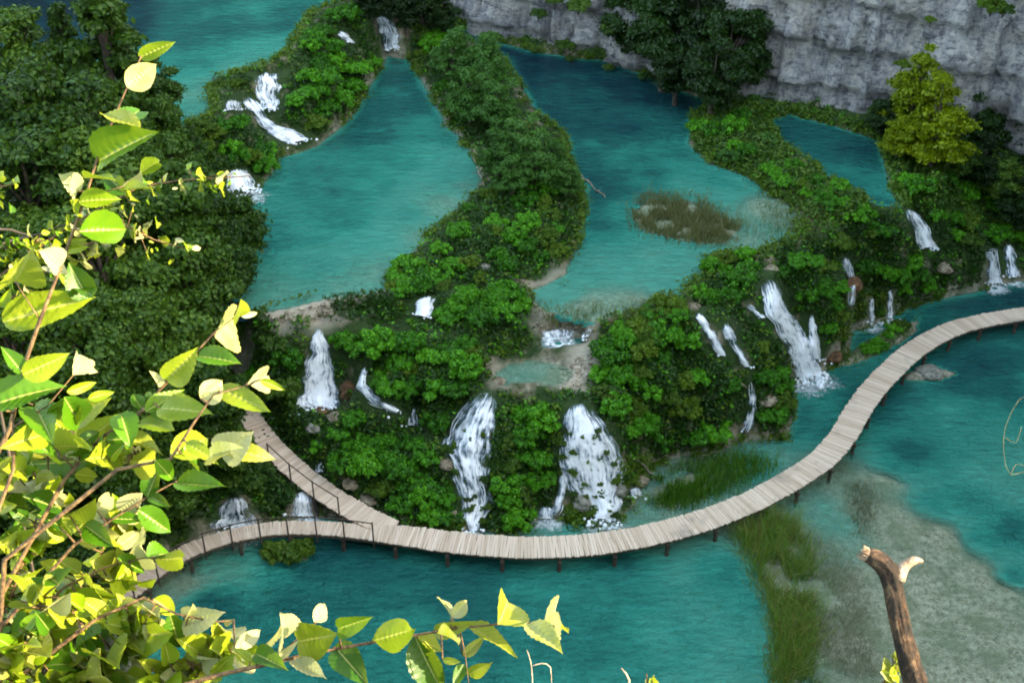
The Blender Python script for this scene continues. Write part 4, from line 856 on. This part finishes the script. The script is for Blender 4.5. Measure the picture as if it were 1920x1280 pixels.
class LB:
    def __init__(s): s.V = []; s.Q = []; s.T = []; s.U = []; s.n = 0
    def leaf(s, b, tp, nrm, w, tint, fold=.25, droop=.12, ser=True):
        b = np.array(b, float); tp = np.array(tp, float); ax = tp-b; L = np.linalg.norm(ax); ax /= L
        nrm = nrm-ax*np.dot(nrm, ax); nrm /= np.linalg.norm(nrm); sd_ = np.cross(nrm, ax)
        nu, nv = 41, 9; U, Vv = np.meshgrid(np.linspace(0, 1, nu), np.linspace(-1, 1, nv), indexing='ij')
        wp = np.sin(np.pi*np.clip(U, 0, 1)**.66)**.85; wp = np.where(U > .78, np.minimum(wp, .55*((1-U)/.22)**1.25+0*wp), wp); wp[0] = .02; wp[-1] = 0
        sr = 1+(.07*np.abs(((U*22) % 1))-.035 if ser else 0)*(np.abs(Vv) > .9)
        X = b+0*U[..., None]
        X = b+ax*(U*L)[..., None]+sd_*(Vv*wp*sr*w*L*.5)[..., None]
        zz = np.abs(Vv)*wp*w*L*fold - droop*L*(U**2)*.9+droop*L*U*.8+.016*L*np.cos(2*np.pi*(U*9-np.abs(Vv)*2.2))*wp*(np.abs(Vv) > .05)
        zz += .03*L*np.sin(U*7+random.random()*6)*Vv
        X = X+nrm*zz[..., None]
        ix = np.arange(nu*nv).reshape(nu, nv)+s.n; s.Q.append(np.stack([ix[:-1, :-1], ix[:-1, 1:], ix[1:, 1:], ix[1:, :-1]], -1).reshape(-1, 4))
        s.V.append(X.reshape(-1, 3)); s.T.append(np.full(nu*nv, tint)); s.U.append(np.stack([U.ravel(), Vv.ravel()], 1)); s.n += nu*nv
    def build(s, name, parent, o0):
        me = mesh_np(name, np.concatenate(s.V)-o0, np.concatenate(s.Q), M_leaf, {'tint': np.concatenate(s.T)}, True, np.concatenate(s.U))
        return link(bpy.data.objects.new(name, me), parent)
TINT = {'g': .18, 'G': .02, 'y': .62, 'Y': .78, 'c': .98, 'r': .72, 'o': .35}  # cream kind: pale underside with sunlit overexposure put into its colour
def shoot(stem, leaves, dep, label, name='leafy_shoot', rad=.0027, cat='branch', group=None, twigs=(), fill=None, root=True):
    """stem: px,py points from base to tip; leaves: (bx,by,tx,ty,w,kind)"""
    S_ = [near(x, y, dep*(1+dd)) for (x, y, *q) in stem for dd in [q[0] if q else 0]]
    pts = list(S_)
    if root:
        f = S_[0]; g0 = float(height(np.array([f[0]-.25]), np.array([max(.3, f[1]-.4)]))[0]); d0 = unit(S_[0]-S_[1])
        pts = [np.array([f[0]-.25, f[1]-.4, g0-.1]), f+np.array([-.15, -.25, (g0-f[2])*.5]), f+d0*.12]+pts
    o0 = pts[0].copy(); top = empty(name, tuple(o0)); tag(top, label, cat, group)
    mb = MB(); n = len(pts); mb.tube([p-o0 for p in pts], [rad*(1.9-1.55*i/(n-1)) for i in range(n)], 8, .06)
    lb = LB(); P2 = np.array([(x, y) for (x, y, *q) in stem], float); dense = polyline_at(P2, np.linspace(0, 1, 60))
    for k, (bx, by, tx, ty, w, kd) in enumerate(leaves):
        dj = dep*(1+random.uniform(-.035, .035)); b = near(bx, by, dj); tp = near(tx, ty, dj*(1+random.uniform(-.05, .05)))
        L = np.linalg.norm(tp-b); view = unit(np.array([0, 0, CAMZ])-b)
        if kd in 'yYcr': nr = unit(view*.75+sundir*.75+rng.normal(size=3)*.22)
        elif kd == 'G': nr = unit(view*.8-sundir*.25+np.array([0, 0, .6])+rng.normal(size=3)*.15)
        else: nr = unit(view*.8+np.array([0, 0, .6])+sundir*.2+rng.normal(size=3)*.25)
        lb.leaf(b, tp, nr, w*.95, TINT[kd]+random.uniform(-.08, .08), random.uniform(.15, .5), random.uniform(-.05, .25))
        # petiole to the nearest stem point
        j = np.argmin(np.hypot(dense[:, 0]-bx, dense[:, 1]-by))
        if np.hypot(dense[j, 0]-bx, dense[j, 1]-by) < 60:
            a = near(dense[j, 0], dense[j, 1], dep); mb.tube([a-o0, (a+b)/2-o0+[0, 0, .002], b-o0], [.0022, .0016, .0014], 5)
    for tw in twigs:
        q = [near(x, y, dep) for x, y in tw]; mb.tube([a-o0 for a in q], [rad*.55*(1-.6*i/(len(q)-1)) for i in range(len(q))], 6)
    mb.build('stem', M_twig, top, True); lb.build('foliage', top, o0); return top
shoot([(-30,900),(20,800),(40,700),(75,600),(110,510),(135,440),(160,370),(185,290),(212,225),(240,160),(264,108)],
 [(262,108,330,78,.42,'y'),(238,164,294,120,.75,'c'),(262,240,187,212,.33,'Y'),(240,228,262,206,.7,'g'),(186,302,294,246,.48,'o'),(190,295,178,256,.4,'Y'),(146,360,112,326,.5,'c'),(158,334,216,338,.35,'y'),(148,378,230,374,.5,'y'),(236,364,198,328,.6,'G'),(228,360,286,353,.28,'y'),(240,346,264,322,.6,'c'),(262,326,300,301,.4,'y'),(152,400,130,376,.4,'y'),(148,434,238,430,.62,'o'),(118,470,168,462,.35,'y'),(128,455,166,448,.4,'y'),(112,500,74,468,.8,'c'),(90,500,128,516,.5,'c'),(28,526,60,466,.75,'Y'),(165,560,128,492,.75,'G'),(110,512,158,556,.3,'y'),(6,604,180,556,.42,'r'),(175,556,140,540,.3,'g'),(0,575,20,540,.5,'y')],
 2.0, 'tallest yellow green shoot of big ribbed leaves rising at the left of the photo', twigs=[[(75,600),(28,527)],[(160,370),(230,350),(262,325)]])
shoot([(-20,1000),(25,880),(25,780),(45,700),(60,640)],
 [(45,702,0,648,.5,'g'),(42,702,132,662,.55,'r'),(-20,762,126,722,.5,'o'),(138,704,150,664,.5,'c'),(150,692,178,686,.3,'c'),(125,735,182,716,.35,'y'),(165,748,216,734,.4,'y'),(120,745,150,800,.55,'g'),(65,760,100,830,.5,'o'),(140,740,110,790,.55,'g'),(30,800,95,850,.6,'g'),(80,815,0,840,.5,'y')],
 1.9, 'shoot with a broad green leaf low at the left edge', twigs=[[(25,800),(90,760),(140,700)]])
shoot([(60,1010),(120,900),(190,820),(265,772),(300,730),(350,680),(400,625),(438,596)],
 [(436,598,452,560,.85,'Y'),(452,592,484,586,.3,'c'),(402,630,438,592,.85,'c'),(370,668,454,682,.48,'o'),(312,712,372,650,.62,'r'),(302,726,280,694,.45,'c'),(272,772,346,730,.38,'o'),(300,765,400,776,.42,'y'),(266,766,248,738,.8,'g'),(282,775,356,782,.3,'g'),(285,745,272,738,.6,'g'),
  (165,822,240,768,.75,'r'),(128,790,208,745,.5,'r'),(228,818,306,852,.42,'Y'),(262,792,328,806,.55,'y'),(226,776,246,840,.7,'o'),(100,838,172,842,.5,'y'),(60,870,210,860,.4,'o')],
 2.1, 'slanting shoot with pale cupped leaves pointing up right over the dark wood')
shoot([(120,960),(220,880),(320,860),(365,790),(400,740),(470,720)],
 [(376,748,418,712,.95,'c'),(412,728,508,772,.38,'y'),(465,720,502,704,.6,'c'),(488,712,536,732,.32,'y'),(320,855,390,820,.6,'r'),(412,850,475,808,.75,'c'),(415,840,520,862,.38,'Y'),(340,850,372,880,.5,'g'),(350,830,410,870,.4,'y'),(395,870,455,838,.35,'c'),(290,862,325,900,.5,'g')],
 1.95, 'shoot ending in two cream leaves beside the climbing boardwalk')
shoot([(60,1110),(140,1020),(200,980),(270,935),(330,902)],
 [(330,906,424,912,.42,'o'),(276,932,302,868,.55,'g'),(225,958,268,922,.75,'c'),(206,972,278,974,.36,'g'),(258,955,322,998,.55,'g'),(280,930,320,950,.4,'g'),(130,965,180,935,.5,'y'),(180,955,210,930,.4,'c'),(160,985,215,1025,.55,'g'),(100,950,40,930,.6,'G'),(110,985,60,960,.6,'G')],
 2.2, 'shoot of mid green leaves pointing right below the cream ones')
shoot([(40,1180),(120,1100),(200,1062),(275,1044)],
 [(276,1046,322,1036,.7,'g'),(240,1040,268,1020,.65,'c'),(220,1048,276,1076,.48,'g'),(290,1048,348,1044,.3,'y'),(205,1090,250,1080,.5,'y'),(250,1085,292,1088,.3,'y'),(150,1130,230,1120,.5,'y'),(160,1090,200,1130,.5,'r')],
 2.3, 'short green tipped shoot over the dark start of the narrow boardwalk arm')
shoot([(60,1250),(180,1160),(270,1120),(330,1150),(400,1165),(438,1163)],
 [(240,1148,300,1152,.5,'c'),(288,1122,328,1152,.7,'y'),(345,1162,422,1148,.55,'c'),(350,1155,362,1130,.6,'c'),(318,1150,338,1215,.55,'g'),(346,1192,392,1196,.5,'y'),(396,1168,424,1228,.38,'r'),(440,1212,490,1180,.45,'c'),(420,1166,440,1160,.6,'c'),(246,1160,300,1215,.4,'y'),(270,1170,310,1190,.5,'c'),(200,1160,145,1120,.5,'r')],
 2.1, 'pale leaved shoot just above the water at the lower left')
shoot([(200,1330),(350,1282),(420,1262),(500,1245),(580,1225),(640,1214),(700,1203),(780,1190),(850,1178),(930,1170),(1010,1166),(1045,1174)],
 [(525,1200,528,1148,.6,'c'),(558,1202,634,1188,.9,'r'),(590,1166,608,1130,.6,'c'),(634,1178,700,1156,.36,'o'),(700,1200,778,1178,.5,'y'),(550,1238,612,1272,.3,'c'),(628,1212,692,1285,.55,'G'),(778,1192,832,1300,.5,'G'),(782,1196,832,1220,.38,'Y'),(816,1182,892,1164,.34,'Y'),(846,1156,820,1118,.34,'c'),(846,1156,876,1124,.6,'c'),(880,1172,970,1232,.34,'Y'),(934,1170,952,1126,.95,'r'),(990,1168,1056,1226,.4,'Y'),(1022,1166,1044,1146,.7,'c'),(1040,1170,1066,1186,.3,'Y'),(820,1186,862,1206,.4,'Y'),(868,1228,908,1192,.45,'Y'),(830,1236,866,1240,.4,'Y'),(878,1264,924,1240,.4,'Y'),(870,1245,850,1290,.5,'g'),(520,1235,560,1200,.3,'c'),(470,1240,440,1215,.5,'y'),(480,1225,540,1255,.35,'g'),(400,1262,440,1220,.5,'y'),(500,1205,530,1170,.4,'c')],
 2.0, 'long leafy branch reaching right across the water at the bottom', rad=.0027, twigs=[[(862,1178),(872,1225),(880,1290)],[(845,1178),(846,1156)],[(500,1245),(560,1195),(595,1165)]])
# lower-left mass: several more stems with random ribbed leaves
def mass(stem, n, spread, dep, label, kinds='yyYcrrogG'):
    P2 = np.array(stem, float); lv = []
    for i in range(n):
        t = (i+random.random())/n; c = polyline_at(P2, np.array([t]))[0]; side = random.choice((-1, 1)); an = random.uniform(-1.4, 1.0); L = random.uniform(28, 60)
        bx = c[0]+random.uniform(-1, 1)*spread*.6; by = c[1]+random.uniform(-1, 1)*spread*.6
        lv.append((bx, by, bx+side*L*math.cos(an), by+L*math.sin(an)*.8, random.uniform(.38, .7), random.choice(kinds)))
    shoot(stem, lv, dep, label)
mass([(-60,1250),(20,1120),(60,1000),(90,900),(130,800)], 85, 62, 2.35, 'crowded leafy stem at the far left, half in shade', 'yyrcoYg')
mass([(-40,1330),(80,1230),(150,1130),(190,1040),(210,960)], 95, 66, 2.45, 'crowded leafy stem left of the narrow boardwalk arm', 'yYcryoY')
mass([(40,1360),(150,1270),(230,1200),(280,1150)], 90, 66, 2.2, 'crowded yellow leafy stem in the lower left corner', 'yYcrryog')
mass([(180,1400),(280,1300),(360,1250),(430,1215)], 80, 60, 2.15, 'crowded yellow leafy stem at the bottom under the pale shoot', 'yYcrroy')
mass([(-60,1000),(10,900),(60,860),(160,860),(260,850)], 70, 56, 2.1, 'leafy stem spreading level across the lower left', 'yYcrgo')
mass([(-80,1390),(0,1280),(60,1190),(80,1120)], 70, 66, 2.0, 'crowded leafy stem in the bottom left corner', 'yYrcogy')
# fine-leaved sprays -----------------------------------------------------
def spray(main_, n, sz, dep, label, spread=22, kinds='yYYco', root=True):
    P2 = np.array(main_, float); pts = [near(x, y, dep) for x, y in main_]
    if root:
        f = pts[0]; g0 = float(height(np.array([f[0]-.3]), np.array([max(.3, f[1]-.4)]))[0]); pts = [np.array([f[0]-.3, f[1]-.4, g0-.1])]+pts
    o0 = pts[0].copy(); top = empty('leafy_spray', tuple(o0)); tag(top, label, 'branch')
    mb = MB(); mb.tube([p-o0 for p in pts], [.006]+[.004*(1-.7*i/(len(pts)-1)) for i in range(1, len(pts))], 6); lb = LB()
    for i in range(n):
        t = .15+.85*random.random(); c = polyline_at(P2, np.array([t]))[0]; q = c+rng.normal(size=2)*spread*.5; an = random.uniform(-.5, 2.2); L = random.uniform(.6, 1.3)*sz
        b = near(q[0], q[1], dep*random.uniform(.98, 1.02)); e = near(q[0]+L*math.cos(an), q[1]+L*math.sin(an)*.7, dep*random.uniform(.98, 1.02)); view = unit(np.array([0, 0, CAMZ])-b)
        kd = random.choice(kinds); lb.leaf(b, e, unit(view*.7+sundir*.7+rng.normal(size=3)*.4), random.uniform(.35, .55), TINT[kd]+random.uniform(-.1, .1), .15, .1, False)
        if i % 3 == 0: a = near(c[0], c[1], dep); mb.tube([a-o0, b-o0], [.0016, .001], 4)
    mb.build('stem', M_twig, top); lb.build('foliage', top, o0)
spray([(-60,560),(120,430),(260,350),(340,338),(400,335),(468,330)], 80, 15, 2.9, 'spray of tiny yellow leaves beside the white waterfall at the left shore', 24)
spray([(-60,620),(140,470),(240,425),(290,450),(355,468)], 85, 15, 2.9, 'spray of tiny yellow leaves pointing right in front of the dark wood', 34)
spray([(-90,420),(-30,370),(0,350),(30,345)], 26, 18, 2.8, 'spray of tiny green leaves at the left edge of the photo', 26, 'gyyo')
spray([(-80,520),(-30,480),(20,462),(90,450)], 60, 15, 2.7, 'spray of tiny yellow leaves under the tall shoot at the left edge', 26, 'yyoc')
spray([(1640,1340),(1650,1290),(1670,1255),(1680,1235)], 34, 20, 2.5, 'tiny yellow sprig at the left of the broken branch', 22, 'yYY')
spray([(1230,1350),(1215,1290),(1212,1262)], 14, 26, 2.2, 'small yellow leaf tips at the bottom edge left of the reeds', 14, 'ycY')
def dry(curves, dep, label, name='dry_twig', rad=.0028, mat=None):
    pts = [[near(x, y, dep) for x, y in c] for c in curves]; f = pts[0][0]; g0 = float(height(np.array([f[0]]), np.array([max(.3, f[1]-.4)]))[0])
    o0 = np.array([f[0], f[1]-.4, g0-.1]); top = empty(name, tuple(o0)); tag(top, label, 'twig')
    for i, c in enumerate(pts):
        c = catmull(np.array(c), None, .02); c = list(c)
        if i == 0: c = [o0]+c
        mb = MB(); mb.tube([q-o0 for q in c], [rad*(1-.5*k/(len(c)-1)) for k in range(len(c))], 6); mb.build('stem', mat or M_drytwig, top, True)
dry([[(998,1310),(998,1270),(995,1240),(988,1218)],[(998,1248),(1015,1243),(1032,1250),(1034,1290)]], 2.0, 'curled dry tendril rising from the bottom edge over the water', rad=.0011)
dry([[(-60,470),(0,430),(60,442),(110,425),(140,418)],[(60,442),(10,455),(-30,470)]], 2.9, 'bare grey twig crossing behind the tallest shoot', mat=M_bark, rad=.004)
dry([[(1170,1310),(1180,1275),(1165,1252)]], 2.1, 'short dry twig tip at the bottom edge')
dry([[(1990,900),(1935,880),(1895,890),(1882,850),(1885,800),(1910,750),(1940,735)],[(1895,890),(1905,870),(1925,875)],[(1885,820),(1905,830),(1915,800)]], 2.6, 'curled dry vine hanging in at the right edge', rad=.0009, mat=M_vine)
# broken branch on the right ---------------------------------------------
m, nt = M('broken_bark'); tc = N(nt, 'ShaderNodeTexCoord').outputs['Object']
mp = N(nt, 'ShaderNodeMapping'); mp.inputs['Scale'].default_value = (1, 1, .4); nt.links.new(tc, mp.inputs[0]); a = noise(nt, 42, 8, mp.outputs[0], .75); b = noise(nt, 22, 4, tc)
c = ramp(nt, [(.42, (.006, .004, .003)), (.50, (.025, .014, .008)), (.56, (.09, .045, .022)), (.64, (.30, .20, .11))], math_(nt, 'ADD', math_(nt, 'MULTIPLY', a.outputs[0], .65), math_(nt, 'MULTIPLY', b.outputs[0], .35))).outputs[0]
p = N(nt, 'ShaderNodeBsdfPrincipled'); p.inputs['Roughness'].default_value = .85; nt.links.new(c, p.inputs['Base Color']); nt.links.new(bump(nt, a.outputs[0], 1, .03), p.inputs['Normal']); out(nt, p.outputs[0]); M_bb = m
M_raw = barkmat('raw_wood', (.20, .12, .07), (.42, .33, .24), 60)
dB = 2.3
pl = [(1760,1420,34),(1735,1340,32),(1715,1270,30),(1698,1210,27),(1684,1150,25),(1674,1100,25),(1664,1068,27),(1645,1050,24),(1625,1040,18)]
pts = [near(x, y, dB) for x, y, r in pl]; rd = [r*.66*dB/F for x, y, r in pl]
g0 = float(height(np.array([pts[0][0]+.05]), np.array([max(.2, pts[0][1]-.3)]))[0]); pts = [np.array([pts[0][0]+.1, pts[0][1]-.3, g0-.2])]+pts; rd = [rd[0]*1.3]+rd
o0 = pts[0].copy(); top = empty('broken_branch', tuple(o0)); tag(top, 'snapped brown branch with peeling bark rising at the lower right', 'dead branch')
C = catmull(np.array(pts), rd, .012)
def barktube(mb, C, n=40, amp=.3, seed=3):
    prev = None; V = []
    for i, r in enumerate(C):
        p = r[:3]; t = unit(C[min(i+1, len(C)-1), :3]-C[max(i-1, 0), :3]); a = np.cross(t, [0, 1, 0.2]); a = unit(a) if prev is None else unit(prev-t*(prev@t)); prev = a; b = np.cross(t, a)
        for k in range(n):
            an = 2*math.pi*k/n; q = 1+amp*float(fbm(np.array([k*.55+seed]), np.array([i*.16]), 4, 2)[0])+amp*.8*abs(float(fbm(np.array([(k % n)*.9+seed]), np.array([i*.28]), 3, 5)[0])); V.append(p+(a*math.cos(an)+b*math.sin(an))*r[3]*q)
    fs = [(i*n+k, i*n+(k+1) % n, (i+1)*n+(k+1) % n, (i+1)*n+k) for i in range(len(C)-1) for k in range(n)]
    mb.add(V, fs+[tuple(range(n))[::-1]])
    return V[-n:]
C[:, :3] -= o0; mb = MB(); ring = barktube(mb, C); mb.build('trunk', M_bb, top, True)
mb = MB(); cen = np.mean(ring, 0); tdir = unit(C[-1, :3]-C[-3, :3]); n = len(ring); spl = [q*.97+cen*.03+tdir*random.uniform(-.004, .016) for q in ring]; inn = [cen+(q-cen)*.5+tdir*random.uniform(.0, .014) for q in ring]
mb.add(list(ring)+spl+inn+[cen+tdir*.004], [(k, (k+1) % n, n+(k+1) % n, n+k) for k in range(n)]+[(n+k, n+(k+1) % n, 2*n+(k+1) % n, 2*n+k) for k in range(n)]+[(2*n+k, 2*n+(k+1) % n, 3*n) for k in range(n)]); mb.build('broken_end', M_raw, top)
sb = [(1682,1085,15),(1690,1068,12),(1700,1058,9),(1715,1050,7.5),(1730,1052,3)]
C2 = catmull(np.array([near(x, y, dB)-o0 for x, y, r in sb]), [r*dB/F for x, y, r in sb], .006); mb = MB(); barktube(mb, C2, 14, .12, 9); mb.build('stub', M_raw, top, True)
# ------------------------------------------------------------------ light
W = bpy.data.worlds.new("World"); S.world = W; W.use_nodes = True; nt = W.node_tree
sky = nt.nodes.new('ShaderNodeTexSky'); sky.sky_type = 'NISHITA'; sky.sun_disc = False; sky.sun_elevation = SUN_EL
sky.sun_rotation = math.radians(90)-SUN_AZ
bg = nt.nodes['Background']; nt.links.new(sky.outputs[0], bg.inputs[0]); bg.inputs[1].default_value = .15
sl = bpy.data.lights.new('sun', 'SUN'); sl.energy = 2.3; sl.angle = math.radians(.5); sl.color = (1, .93, .80)
so = bpy.data.objects.new('sun', sl); COL.objects.link(so); so.rotation_euler = Vector(sundir).to_track_quat('Z', 'Y').to_euler()
S.view_settings.view_transform = 'Standard'; S.view_settings.look = 'None'; S.view_settings.exposure = 3.25
S.view_settings.use_white_balance = True; S.view_settings.white_balance_temperature = 9300; S.view_settings.white_balance_tint = 9; S.view_settings.gamma = 1
S.cycles.use_denoising = True; S.cycles.max_bounces = 8; S.cycles.transparent_max_bounces = 16; S.cycles.use_adaptive_sampling = True
S.cycles.filter_width = 1.9; S.cycles.sample_clamp_indirect = 6
